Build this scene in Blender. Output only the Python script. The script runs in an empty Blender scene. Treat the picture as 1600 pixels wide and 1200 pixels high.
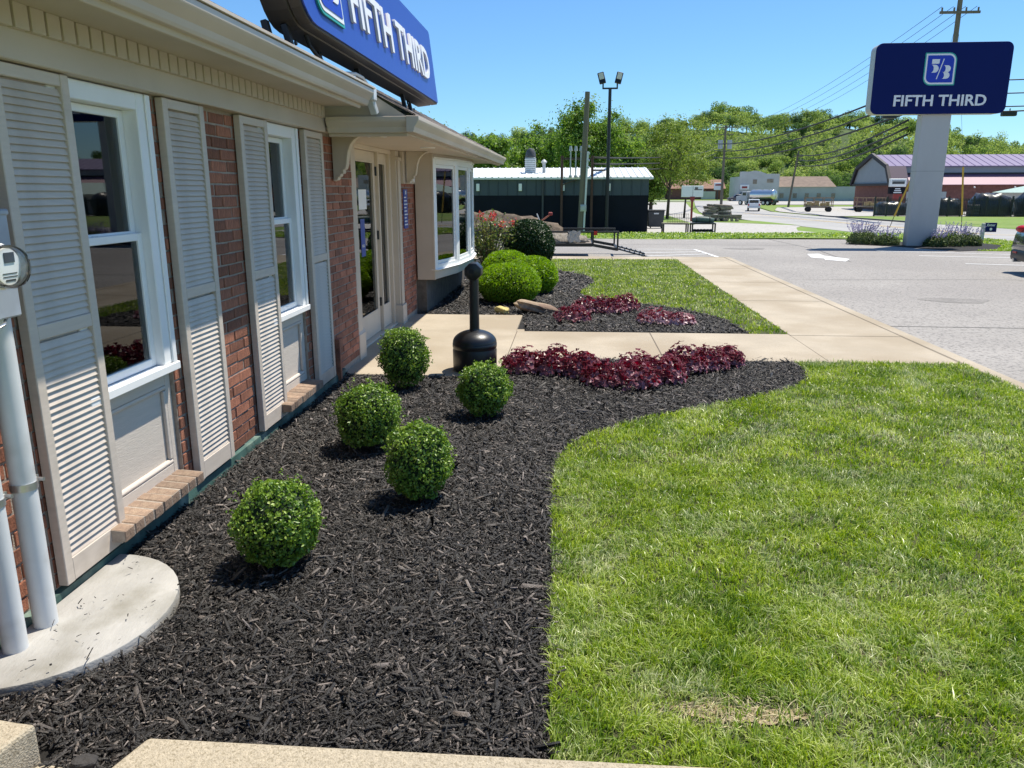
import bpy, bmesh, math, random
import numpy as np
from mathutils import Vector, Matrix

R = math.radians
random.seed(7)
RNG = np.random.default_rng(11)
sc = bpy.context.scene
C = sc.collection

# ------------------------------------------------------------------ camera, sky, sun, exposure
cam_d = bpy.data.cameras.new('camera')
cam = bpy.data.objects.new('camera', cam_d)
C.objects.link(cam)
yaw, pit, rol = R(-4.38), R(-14.0), R(-0.1)
fw = Vector((math.sin(yaw) * math.cos(pit), math.cos(yaw) * math.cos(pit), math.sin(pit)))
rt = fw.cross(Vector((0, 0, 1))).normalized()
up = rt.cross(fw)
r2 = rt * math.cos(rol) + up * math.sin(rol)
u2 = -rt * math.sin(rol) + up * math.cos(rol)
mw = Matrix.Identity(4)
for i in range(3):
    mw[i][0], mw[i][1], mw[i][2] = r2[i], u2[i], -fw[i]
mw[2][3] = 1.65
cam.matrix_world = mw
cam_d.sensor_fit = 'HORIZONTAL'
cam_d.sensor_width = 36
cam_d.lens = 1215 / 1600 * 36
cam_d.clip_start = 0.05
cam_d.clip_end = 3000
sc.camera = cam

SUN = Vector((0.34, 0.32, 1.0)).normalized()
world = bpy.data.worlds.new('World')
sc.world = world
world.use_nodes = True
wn = world.node_tree
for n in list(wn.nodes):
    wn.nodes.remove(n)
sky = wn.nodes.new('ShaderNodeTexSky')
sky.sky_type = 'NISHITA'
sky.sun_disc = False
sky.sun_elevation = math.asin(SUN.z)
sky.sun_rotation = math.atan2(SUN.x, SUN.y)
sky.altitude = 100
sky.air_density = 1.0
sky.dust_density = 0.15
sky.ozone_density = 4.0
bg = wn.nodes.new('ShaderNodeBackground')
bg.inputs['Strength'].default_value = 0.132
wo = wn.nodes.new('ShaderNodeOutputWorld')
tint = wn.nodes.new('ShaderNodeMix')
tint.data_type = 'RGBA'
tint.blend_type = 'MULTIPLY'
tint.inputs[0].default_value = 1.0
tint.inputs[7].default_value = (0.51, 0.73, 0.89, 1)
wn.links.new(sky.outputs[0], tint.inputs[6])
wn.links.new(tint.outputs[2], bg.inputs[0])
wn.links.new(bg.outputs[0], wo.inputs[0])
sun_d = bpy.data.lights.new('sun', 'SUN')
sun_d.energy = 5.0
sun_d.angle = R(0.53)
sun_d.color = (1.0, 0.94, 0.82)
sun = bpy.data.objects.new('sun', sun_d)
C.objects.link(sun)
sun.rotation_euler = SUN.to_track_quat('Z', 'Y').to_euler()
sun.location = (10, 10, 30)
vs = sc.view_settings
vs.view_transform = 'Standard'
vs.look = 'None'
vs.exposure = 0.42
vs.gamma = 1.0
vs.use_curve_mapping = False

# ------------------------------------------------------------------ materials
def _nt(name):
    m = bpy.data.materials.new(name)
    m.use_nodes = True
    nt = m.node_tree
    b = nt.nodes['Principled BSDF']
    return m, nt, b

def mat(name, col, rough=0.6, metal=0.0, var=0.12, scale=6.0, bump=0.0, bscale=80.0, spec=0.5, rnd=0.0,
        island=0.0, spots=None, sscale=200.0, sthr=(0.5, 0.6), stretch=None, alt=None, ascale=1.0, athr=(0.45, 0.6), coat=0.0, chip=False):
    """principled with noise tone variation; rnd per object, island per loose piece, spots a second fine colour, alt a broad second colour"""
    m, nt, b = _nt(name)
    L = nt.links.new
    tc = nt.nodes.new('ShaderNodeTexCoord')
    co = tc.outputs['Object']
    if stretch:
        mp = nt.nodes.new('ShaderNodeMapping')
        mp.inputs['Scale'].default_value = stretch
        L(co, mp.inputs[0])
        co = mp.outputs[0]
    no = nt.nodes.new('ShaderNodeTexNoise')
    no.inputs['Scale'].default_value = scale
    no.inputs['Detail'].default_value = 6
    no.inputs['Roughness'].default_value = 0.65
    L(co, no.inputs['Vector'])
    def mixc(fac, a, c):
        mx = nt.nodes.new('ShaderNodeMix')
        mx.data_type = 'RGBA'
        L(fac, mx.inputs[0]) if not isinstance(fac, float) else setattr(mx.inputs[0], 'default_value', fac)
        for s, v in ((6, a), (7, c)):
            if isinstance(v, tuple):
                mx.inputs[s].default_value = (*v, 1)
            else:
                L(v, mx.inputs[s])
        return mx.outputs[2]
    def ramp(src, lo, hi):
        mr = nt.nodes.new('ShaderNodeMapRange')
        mr.inputs['From Min'].default_value = lo
        mr.inputs['From Max'].default_value = hi
        L(src, mr.inputs[0])
        return mr.outputs[0]
    d = tuple(max(0.0, x * (1 - var)) for x in col)
    l = tuple(min(0.95, x * (1 + var)) for x in col)
    c = mixc(ramp(no.outputs[0], 0.3, 0.7), d, l)
    if alt:
        n2 = nt.nodes.new('ShaderNodeTexNoise')
        n2.inputs['Scale'].default_value = ascale
        n2.inputs['Detail'].default_value = 5
        L(tc.outputs['Object'], n2.inputs['Vector'])
        c = mixc(ramp(n2.outputs[0], *athr), c, alt)
    if spots:
        n3 = nt.nodes.new('ShaderNodeTexNoise')
        n3.inputs['Scale'].default_value = sscale
        n3.inputs['Detail'].default_value = 2
        L(tc.outputs['Object'], n3.inputs['Vector'])
        c = mixc(ramp(n3.outputs[0], *sthr), c, spots)
    if chip:
        src = nt.nodes.new('ShaderNodeNewGeometry').outputs['Random Per Island']
        pw = nt.nodes.new('ShaderNodeMath')
        pw.operation = 'POWER'
        L(src, pw.inputs[0])
        pw.inputs[1].default_value = 9.0
        mr = nt.nodes.new('ShaderNodeMapRange')
        mr.inputs['To Min'].default_value = 0.5
        mr.inputs['To Max'].default_value = 7.5
        L(pw.outputs[0], mr.inputs[0])
        hs = nt.nodes.new('ShaderNodeHueSaturation')
        L(mr.outputs[0], hs.inputs['Value'])
        L(c, hs.inputs['Color'])
        c = hs.outputs[0]
    if rnd or island:
        if rnd:
            src = nt.nodes.new('ShaderNodeObjectInfo').outputs['Random']
            amt = rnd
        else:
            src = nt.nodes.new('ShaderNodeNewGeometry').outputs['Random Per Island']
            amt = island
        mr = nt.nodes.new('ShaderNodeMapRange')
        mr.inputs['To Min'].default_value = 1 - amt
        mr.inputs['To Max'].default_value = 1 + amt
        L(src, mr.inputs[0])
        hs = nt.nodes.new('ShaderNodeHueSaturation')
        L(mr.outputs[0], hs.inputs['Value'])
        L(c, hs.inputs['Color'])
        c = hs.outputs[0]
    L(c, b.inputs['Base Color'])
    b.inputs['Roughness'].default_value = rough
    b.inputs['Metallic'].default_value = metal
    b.inputs['Specular IOR Level'].default_value = spec
    b.inputs['Coat Weight'].default_value = coat
    if bump:
        nb = nt.nodes.new('ShaderNodeTexNoise')
        nb.inputs['Scale'].default_value = bscale
        nb.inputs['Detail'].default_value = 4
        L(co, nb.inputs['Vector'])
        bp = nt.nodes.new('ShaderNodeBump')
        bp.inputs['Strength'].default_value = bump
        bp.inputs['Distance'].default_value = 0.01
        L(nb.outputs[0], bp.inputs['Height'])
        L(bp.outputs[0], b.inputs['Normal'])
    return m

def leafmat(name, cols, trans=0.3, rough=0.45, spec=0.4, pscale=3.0, back=None, rnd=False, dry=None, dscale=0.7, dthr=(0.5, 0.68), tcol=1.6):
    """leaf shader: hue picked per leaf (and per object), with light passing through the blade"""
    m, nt, b = _nt(name)
    L = nt.links.new
    geo = nt.nodes.new('ShaderNodeNewGeometry')
    cr = nt.nodes.new('ShaderNodeValToRGB')
    els = cr.color_ramp.elements
    n = len(cols)
    els[0].color = (*cols[0], 1)
    els[1].color = (*cols[-1], 1)
    for i in range(1, n - 1):
        e = els.new(i / (n - 1))
        e.color = (*cols[i], 1)
    no = nt.nodes.new('ShaderNodeTexNoise')
    no.inputs['Scale'].default_value = pscale
    no.inputs['Detail'].default_value = 3
    L(geo.outputs['Position'], no.inputs['Vector'])
    add = nt.nodes.new('ShaderNodeMath')
    add.operation = 'MULTIPLY_ADD'
    L(geo.outputs['Random Per Island'], add.inputs[0])
    add.inputs[1].default_value = 0.55
    mr = nt.nodes.new('ShaderNodeMapRange')
    mr.inputs['From Min'].default_value = 0.3
    mr.inputs['From Max'].default_value = 0.7
    mr.inputs['To Min'].default_value = 0.0
    mr.inputs['To Max'].default_value = 0.45
    L(no.outputs[0], mr.inputs[0])
    if rnd:
        oi = nt.nodes.new('ShaderNodeObjectInfo')
        mu = nt.nodes.new('ShaderNodeMath')
        mu.operation = 'MULTIPLY_ADD'
        L(oi.outputs['Random'], mu.inputs[0])
        mu.inputs[1].default_value = 0.75
        m3 = nt.nodes.new('ShaderNodeMath')
        m3.operation = 'MULTIPLY'
        L(mr.outputs[0], m3.inputs[0])
        m3.inputs[1].default_value = 0.3
        L(m3.outputs[0], mu.inputs[2])
        add.inputs[1].default_value = 0.25
        L(mu.outputs[0], add.inputs[2])
    else:
        L(mr.outputs[0], add.inputs[2])
    L(add.outputs[0], cr.inputs[0])
    c = cr.outputs[0]
    if dry:
        n2 = nt.nodes.new('ShaderNodeTexNoise')
        n2.inputs['Scale'].default_value = dscale
        n2.inputs['Detail'].default_value = 6
        n2.inputs['Roughness'].default_value = 0.7
        L(geo.outputs['Position'], n2.inputs['Vector'])
        r2_ = nt.nodes.new('ShaderNodeMath')
        r2_.operation = 'MULTIPLY_ADD'
        L(geo.outputs['Random Per Island'], r2_.inputs[0])
        r2_.inputs[1].default_value = 0.22
        L(n2.outputs[0], r2_.inputs[2])
        m2 = nt.nodes.new('ShaderNodeMapRange')
        m2.inputs['From Min'].default_value = dthr[0]
        m2.inputs['From Max'].default_value = dthr[1]
        L(r2_.outputs[0], m2.inputs[0])
        mx = nt.nodes.new('ShaderNodeMix')
        mx.data_type = 'RGBA'
        L(m2.outputs[0], mx.inputs[0])
        L(c, mx.inputs[6])
        mx.inputs[7].default_value = (*dry, 1)
        c = mx.outputs[2]
    if back:
        mx = nt.nodes.new('ShaderNodeMix')
        mx.data_type = 'RGBA'
        L(geo.outputs['Backfacing'], mx.inputs[0])
        L(c, mx.inputs[6])
        mx.inputs[7].default_value = (*back, 1)
        c = mx.outputs[2]
    L(c, b.inputs['Base Color'])
    b.inputs['Roughness'].default_value = rough
    b.inputs['Specular IOR Level'].default_value = spec
    tr = nt.nodes.new('ShaderNodeBsdfTranslucent')
    hs = nt.nodes.new('ShaderNodeHueSaturation')
    hs.inputs['Value'].default_value = tcol
    hs.inputs['Saturation'].default_value = 1.1
    L(c, hs.inputs['Color'])
    L(hs.outputs[0], tr.inputs[0])
    ms = nt.nodes.new('ShaderNodeMixShader')
    ms.inputs[0].default_value = trans
    L(b.outputs[0], ms.inputs[1])
    L(tr.outputs[0], ms.inputs[2])
    out = nt.nodes['Material Output']
    L(ms.outputs[0], out.inputs[0])
    return m

def glassmat(name, tint=(0.5, 0.55, 0.55), ior=1.68, see=True):
    m, nt, b = _nt(name)
    L = nt.links.new
    if see:
        gl = nt.nodes.new('ShaderNodeBsdfGlossy')
        gl.inputs['Roughness'].default_value = 0.015
        tr = nt.nodes.new('ShaderNodeBsdfTransparent')
        tr.inputs[0].default_value = (*tint, 1)
        fr = nt.nodes.new('ShaderNodeFresnel')
        fr.inputs[0].default_value = ior
        no = nt.nodes.new('ShaderNodeTexNoise')
        no.inputs['Scale'].default_value = 1.2
        bp = nt.nodes.new('ShaderNodeBump')
        bp.inputs['Strength'].default_value = 0.02
        L(no.outputs[0], bp.inputs['Height'])
        L(bp.outputs[0], gl.inputs['Normal'])
        ms = nt.nodes.new('ShaderNodeMixShader')
        L(fr.outputs[0], ms.inputs[0])
        L(tr.outputs[0], ms.inputs[1])
        L(gl.outputs[0], ms.inputs[2])
        L(ms.outputs[0], nt.nodes['Material Output'].inputs[0])
    else:
        b.inputs['Base Color'].default_value = (*tint, 1)
        b.inputs['Roughness'].default_value = 0.03
        b.inputs['IOR'].default_value = ior
    return m

M = {}
M['taupe'] = mat('taupe_paint', (0.565, 0.485, 0.395), 0.55, var=0.06, scale=3, bump=0.12, bscale=60, alt=(0.51, 0.435, 0.35), ascale=1.5)
M['taupe_shutter'] = mat('shutter_paint', (0.595, 0.515, 0.435), 0.5, var=0.06, scale=5, bump=0.15, bscale=90, stretch=(3, 1, 12), alt=(0.49, 0.42, 0.35), ascale=5, athr=(0.56, 0.74))
M['cream'] = mat('cream_soffit_paint', (0.62, 0.53, 0.42), 0.55, var=0.05, scale=2)
M['gutter'] = mat('gutter_enamel', (0.60, 0.50, 0.395), 0.35, var=0.05, scale=2, alt=(0.52, 0.43, 0.335), ascale=0.8)
M['white'] = mat('white_vinyl', (0.85, 0.85, 0.84), 0.35, var=0.03, scale=4)
M['panelwood'] = mat('painted_wood_panel', (0.60, 0.53, 0.455), 0.6, var=0.06, scale=4, bump=0.22, bscale=30, stretch=(1, 1, 9))
M['brick'] = mat('fired_brick', (0.32, 0.125, 0.072), 0.85, var=0.4, scale=18, bump=0.7, bscale=120, rnd=0.35, stretch=(1, 4, 1), alt=(0.17, 0.075, 0.06), ascale=5, athr=(0.55, 0.75))
M['brick_i'] = mat('fired_brick_rows', (0.30, 0.118, 0.072), 0.85, var=0.3, scale=18, bump=0.6, bscale=120, island=0.35)
M['brick_pale'] = mat('worn_sill_brick', (0.27, 0.185, 0.13), 0.85, var=0.35, scale=14, bump=0.6, bscale=110, rnd=0.25, alt=(0.38, 0.285, 0.20), ascale=9, athr=(0.5, 0.7))
M['mortar'] = mat('mortar', (0.36, 0.30, 0.245), 0.9, var=0.2, scale=30, bump=0.5, bscale=150)
M['patina'] = mat('green_flashing', (0.05, 0.11, 0.095), 0.6, var=0.35, scale=9, alt=(0.33, 0.40, 0.32), ascale=3, athr=(0.52, 0.7))
M['shingle'] = mat('asphalt_shingle', (0.20, 0.165, 0.15), 0.95, var=0.35, scale=40, bump=0.8, bscale=160, island=0.3, spots=(0.34, 0.30, 0.27), sscale=140)
M['glass'] = glassmat('window_glass')
M['darkglass'] = glassmat('dark_glass', (0.01, 0.012, 0.015), 1.6, False)
M['room'] = mat('dim_room', (0.018, 0.018, 0.02), 0.9)
M['blind'] = mat('blind_slats', (0.12, 0.12, 0.125), 0.6)
M['curtain'] = mat('curtain_cloth', (0.30, 0.30, 0.29), 0.9)
M['meterbox'] = mat('meter_box_enamel', (0.36, 0.40, 0.45), 0.4, var=0.05, scale=4, alt=(0.30, 0.33, 0.37), ascale=6)
M['conduit'] = mat('conduit_grey', (0.64, 0.65, 0.65), 0.35, var=0.06, scale=5, alt=(0.46, 0.46, 0.44), ascale=5, athr=(0.55, 0.75))
M['steel'] = mat('galvanised_steel', (0.55, 0.55, 0.54), 0.35, 0.8, var=0.15, scale=20)
M['concrete'] = mat('broom_concrete', (0.43, 0.365, 0.275), 0.85, var=0.12, scale=1.6, bump=0.25, bscale=220, spots=(0.27, 0.215, 0.145), sscale=150, sthr=(0.55, 0.75), alt=(0.355, 0.29, 0.205), ascale=0.7)
M['aggregate'] = mat('exposed_aggregate', (0.44, 0.375, 0.275), 0.85, var=0.2, scale=60, bump=0.6, bscale=170, spots=(0.30, 0.25, 0.17), sscale=110, sthr=(0.52, 0.66))
M['splash'] = mat('cast_concrete', (0.375, 0.36, 0.335), 0.75, var=0.2, scale=5, bump=0.3, bscale=90, alt=(0.24, 0.225, 0.19), ascale=3.5, athr=(0.48, 0.7), stretch=(1, 0.4, 1))
M['foundation'] = mat('foundation_block', (0.115, 0.10, 0.085), 0.9, var=0.3, scale=9, bump=0.5, bscale=40)
M['asphalt'] = mat('worn_asphalt', (0.325, 0.302, 0.277), 0.9, var=0.14, scale=0.35, bump=0.4, bscale=120, spots=(0.17, 0.16, 0.15), sscale=30, sthr=(0.5, 0.68), alt=(0.285, 0.263, 0.243), ascale=0.16)
M['road'] = mat('road_concrete', (0.36, 0.35, 0.335), 0.9, var=0.07, scale=0.2, alt=(0.31, 0.30, 0.29), ascale=0.1, stretch=(1, 0.15, 1))
M['gravel'] = mat('pale_gravel', (0.44, 0.42, 0.39), 0.95, var=0.2, scale=3.0, bump=0.5, bscale=20, spots=(0.27, 0.25, 0.23), sscale=6, sthr=(0.5, 0.7))
M['paint_w'] = mat('road_paint_white', (0.75, 0.75, 0.74), 0.7, var=0.08, scale=3, spots=(0.45, 0.44, 0.43), sscale=30, sthr=(0.62, 0.75))
M['paint_y'] = mat('road_paint_yellow', (0.62, 0.42, 0.10), 0.7, var=0.1, scale=2)
M['crack'] = mat('crack_filler', (0.11, 0.105, 0.10), 0.9, var=.3)
M['stain'] = mat('stained_asphalt', (0.235, 0.218, 0.20), 0.9, var=0.2, scale=3, spots=(0.15, 0.14, 0.13), sscale=30, sthr=(0.5, 0.68))
M['joint'] = mat('pavement_joint', (0.13, 0.105, 0.08), 0.95)
M['turf'] = mat('far_turf', (0.15, 0.235, 0.03), 0.95, var=0.3, scale=1.2, bump=0.6, bscale=8, alt=(0.22, 0.25, 0.075), ascale=0.35, athr=(0.48, 0.7))
M['soil'] = mat('lawn_soil', (0.05, 0.055, 0.018), 0.95, var=0.4, scale=9, bump=0.6, bscale=60, alt=(0.12, 0.10, 0.05), ascale=1.2, athr=(0.56, 0.72))
M['baresoil'] = mat('bare_soil', (0.36, 0.285, 0.17), 0.95, var=0.35, scale=22, bump=0.9, bscale=60, alt=(0.20, 0.15, 0.075), ascale=9, athr=(0.42, 0.62))
M['mulchbase'] = mat('mulch_base', (0.008, 0.0065, 0.0055), 0.9, var=0.5, scale=30, bump=1.0, bscale=60)
M['chip'] = mat('mulch_chip', (0.034, 0.0285, 0.025), 0.55, var=0.35, scale=25, bump=0.6, bscale=200, spec=0.5, chip=True)
M['hillsoil'] = mat('hill_ground', (0.05, 0.085, 0.02), 0.95, var=0.5, scale=0.25)
M['grass'] = leafmat('grass_blade', [(0.055, 0.13, 0.012), (0.20, 0.31, 0.026), (0.42, 0.51, 0.07), (0.72, 0.75, 0.33)], 0.32, 0.36, 0.5, 2.6, dry=(0.68, 0.67, 0.46), dscale=2.4, dthr=(0.62, 0.88), tcol=1.5)
M['box'] = leafmat('boxwood_leaf', [(0.035, 0.085, 0.014), (0.10, 0.19, 0.024), (0.23, 0.35, 0.045), (0.46, 0.55, 0.15)], 0.24, 0.40, 0.45, 14)
M['boxcore'] = mat('shrub_core', (0.010, 0.022, 0.006), 0.95)  # near-black: the shade deep inside the shrubs is put into this colour
M['mound'] = leafmat('yew_sprig', [(0.10, 0.20, 0.014), (0.21, 0.35, 0.022), (0.33, 0.46, 0.04)], 0.4, 0.45, 0.35, 8)
M['darkbush'] = leafmat('dark_bush_leaf', [(0.012, 0.035, 0.008), (0.025, 0.06, 0.012), (0.05, 0.095, 0.02)], 0.15, 0.4, 0.4, 8)
M['rose'] = leafmat('photinia_leaf', [(0.05, 0.10, 0.018), (0.11, 0.16, 0.03), (0.20, 0.22, 0.06), (0.23, 0.15, 0.07)], 0.3, 0.4, 0.45, 8)
M['roseflower'] = leafmat('red_bloom', [(0.55, 0.045, 0.05), (0.62, 0.10, 0.09), (0.55, 0.16, 0.13)], 0.3, 0.5, 0.3, 8)
M['heuch'] = leafmat('burgundy_leaf', [(0.035, 0.004, 0.008), (0.125, 0.008, 0.017), (0.33, 0.025, 0.042)], 0.3, 0.34, 0.4, 20, back=(0.32, 0.13, 0.16))
M['heuch2'] = leafmat('burgundy_leaf_pale', [(0.12, 0.010, 0.018), (0.20, 0.018, 0.03), (0.45, 0.22, 0.25)], 0.25, 0.38, 0.5, 20, back=(0.55, 0.36, 0.38))
M['catmint'] = leafmat('catmint_leaf', [(0.06, 0.09, 0.03), (0.10, 0.14, 0.05), (0.16, 0.19, 0.09)], 0.25, 0.6, 0.3, 5)
M['catflower'] = leafmat('lavender_spike', [(0.22, 0.20, 0.32), (0.32, 0.29, 0.42), (0.40, 0.38, 0.48)], 0.25, 0.7, 0.2, 5)
M['hilltree'] = leafmat('hill_foliage', [(0.02, 0.05, 0.028), (0.065, 0.125, 0.042), (0.14, 0.22, 0.055), (0.24, 0.325, 0.08), (0.36, 0.42, 0.13)], 0.42, 0.6, 0.2, 0.05, rnd=True)
M['midtree'] = leafmat('spring_foliage', [(0.06, 0.125, 0.025), (0.145, 0.24, 0.04), (0.27, 0.37, 0.07)], 0.42, 0.55, 0.3, 0.5)
M['airytree'] = leafmat('thin_spring_foliage', [(0.12, 0.18, 0.035), (0.21, 0.28, 0.05), (0.30, 0.34, 0.08)], 0.3, 0.55, 0.3, 0.5)
M['bark'] = mat('bark', (0.085, 0.065, 0.05), 0.95, var=0.4, scale=12, bump=0.8, bscale=20)
M['stem'] = mat('stem', (0.10, 0.06, 0.04), 0.9, var=0.3)
M['pole'] = mat('weathered_pole', (0.17, 0.145, 0.11), 0.9, var=0.25, scale=6, stretch=(6, 6, 0.4))
M['black'] = mat('black_powder_coat', (0.013, 0.013, 0.014), 0.4, var=0.15, scale=6)
M['rubber'] = mat('rubber', (0.018, 0.018, 0.018), 0.85)
M['plastic_black'] = mat('black_plastic', (0.010, 0.011, 0.014), 0.36, var=0.2, scale=10, bump=0.08, bscale=300)
M['wire'] = mat('cable_black', (0.012, 0.012, 0.013), 0.7)
M['navy'] = mat('navy_sign_face', (0.002, 0.010, 0.095), 0.55, var=0.04, scale=1, spec=0.15)
M['signblue'] = mat('blue_sign_face', (0.016, 0.058, 0.36), 0.4, var=0.03, scale=1)
M['logoblue'] = mat('logo_blue', (0.004, 0.03, 0.42), 0.4, var=0.02)
M['teal'] = mat('logo_teal', (0.03, 0.36, 0.30), 0.4, var=0.02)
M['letter'] = mat('white_letter', (0.80, 0.80, 0.80), 0.4, var=0.02)
M['bronze'] = mat('bronze_cabinet', (0.055, 0.047, 0.042), 0.45, 0.2, var=0.1, scale=3)
M['signgrey'] = mat('silver_pole_paint', (0.48, 0.46, 0.44), 0.45, 0.1, var=0.05, scale=2, stretch=(1, 1, 0.3))
M['navywall'] = mat('navy_block_wall', (0.006, 0.008, 0.015), 0.8, spec=0.25, var=0.2, scale=1.5)
M['bluegrey'] = mat('slate_metal_panel', (0.052, 0.072, 0.092), 0.55, var=0.08, scale=1, rnd=0.06)
M['whitemetal'] = mat('white_metal_roof', (0.74, 0.75, 0.74), 0.4, var=0.05)
M['purple'] = mat('violet_metal_roof', (0.15, 0.105, 0.225), 0.45, var=0.06, scale=0.3)
M['pinkroof'] = mat('faded_violet_roof', (0.26, 0.115, 0.175), 0.5, var=0.06, scale=0.3)
M['barngrey'] = mat('barn_grey_siding', (0.27, 0.30, 0.34), 0.6, var=0.06, scale=0.5)
M['barndark'] = mat('barn_dark_trim', (0.022, 0.016, 0.024), 0.6)
M['barnbrick'] = mat('barn_brick', (0.20, 0.085, 0.07), 0.9, var=0.25, scale=2)
M['white_wall'] = mat('faded_white_wall', (0.50, 0.50, 0.49), 0.8, var=0.1, scale=0.4)
M['grey_wall'] = mat('pale_grey_wall', (0.40, 0.43, 0.43), 0.8, var=0.1, scale=0.4)
M['brownroof'] = mat('brown_shingle_roof', (0.21, 0.155, 0.12), 0.9, var=0.2, scale=1)
M['redroof'] = mat('red_brown_roof', (0.27, 0.15, 0.105), 0.9, var=0.15, scale=1)
M['greenroof'] = mat('pale_green_roof', (0.42, 0.55, 0.47), 0.5, var=0.05)
M['darkgrey'] = mat('dark_grey', (0.06, 0.062, 0.066), 0.6)
M['wood'] = mat('raw_timber', (0.30, 0.20, 0.12), 0.85, var=0.3, scale=3)
M['oldwood'] = mat('weathered_timber', (0.27, 0.225, 0.18), 0.9, var=0.35, scale=3, rnd=0.2)
M['yellow'] = mat('yellow_plastic', (0.55, 0.33, 0.03), 0.5)
M['red'] = mat('red_paint', (0.30, 0.04, 0.035), 0.6)
M['whitecar'] = mat('white_car_paint', (0.75, 0.76, 0.77), 0.25, coat=0.5, var=0.02)
M['darkcar'] = mat('charcoal_car_paint', (0.020, 0.024, 0.030), 0.25, 0.3, coat=1.0, var=0.05)
M['greycar'] = mat('maroon_grey_paint', (0.08, 0.065, 0.07), 0.3, coat=0.5)
M['chrome'] = mat('polished_aluminium', (0.72, 0.71, 0.69), 0.28, 0.9, var=0.05)
M['lens_red'] = mat('red_lens', (0.45, 0.012, 0.01), 0.2)
M['tarp'] = mat('striped_tarp', (0.20, 0.175, 0.145), 0.85, var=0.6, scale=7, stretch=(4, 1, 1))
M['brownload'] = mat('mulch_load', (0.14, 0.105, 0.075), 0.95, var=0.4, scale=9, bump=1.0, bscale=30)
M['green_roll'] = mat('rolled_green_cover', (0.09, 0.13, 0.115), 0.6, var=0.35, scale=6)
M['rock_tan'] = mat('tan_sandstone', (0.36, 0.27, 0.18), 0.9, var=0.3, scale=9, bump=0.9, bscale=22, alt=(0.20, 0.13, 0.09), ascale=5)
M['rock_yellow'] = mat('yellow_stone', (0.58, 0.47, 0.17), 0.85, var=0.25, scale=12, bump=0.7, bscale=30)
M['lamp_lens'] = mat('lamp_lens', (0.75, 0.68, 0.50), 0.3)
M['poster'] = mat('notice_blue', (0.03, 0.06, 0.30), 0.5)
M['trans'] = mat('transformer_grey', (0.45, 0.47, 0.48), 0.5)
M['tan'] = mat('tan_load', (0.42, 0.34, 0.17), 0.8, var=0.4, scale=5)

# ------------------------------------------------------------------ mesh helpers
ORG = {}

def _link(o, parent=None):
    C.objects.link(o)
    if parent is not None:
        o.parent = parent
    return o

def root_org(o):
    while o is not None:
        if o.name in ORG:
            return ORG[o.name]
        o = o.parent
    return Vector((0, 0, 0))

def tag(o, label=None, cat=None, group=None, kind=None):
    if label:
        o['label'] = label
    if cat:
        o['category'] = cat
    if group:
        o['group'] = group
    if kind:
        o['kind'] = kind
    return o

def thing(name, loc, label, cat, group=None, rz=0.0):
    o = bpy.data.objects.new(name, None)
    o.empty_display_size = 0.1
    o.location = loc
    o.rotation_euler = (0, 0, rz)
    C.objects.link(o)
    ORG[o.name] = Vector(loc)
    return tag(o, label, cat, group)

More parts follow.
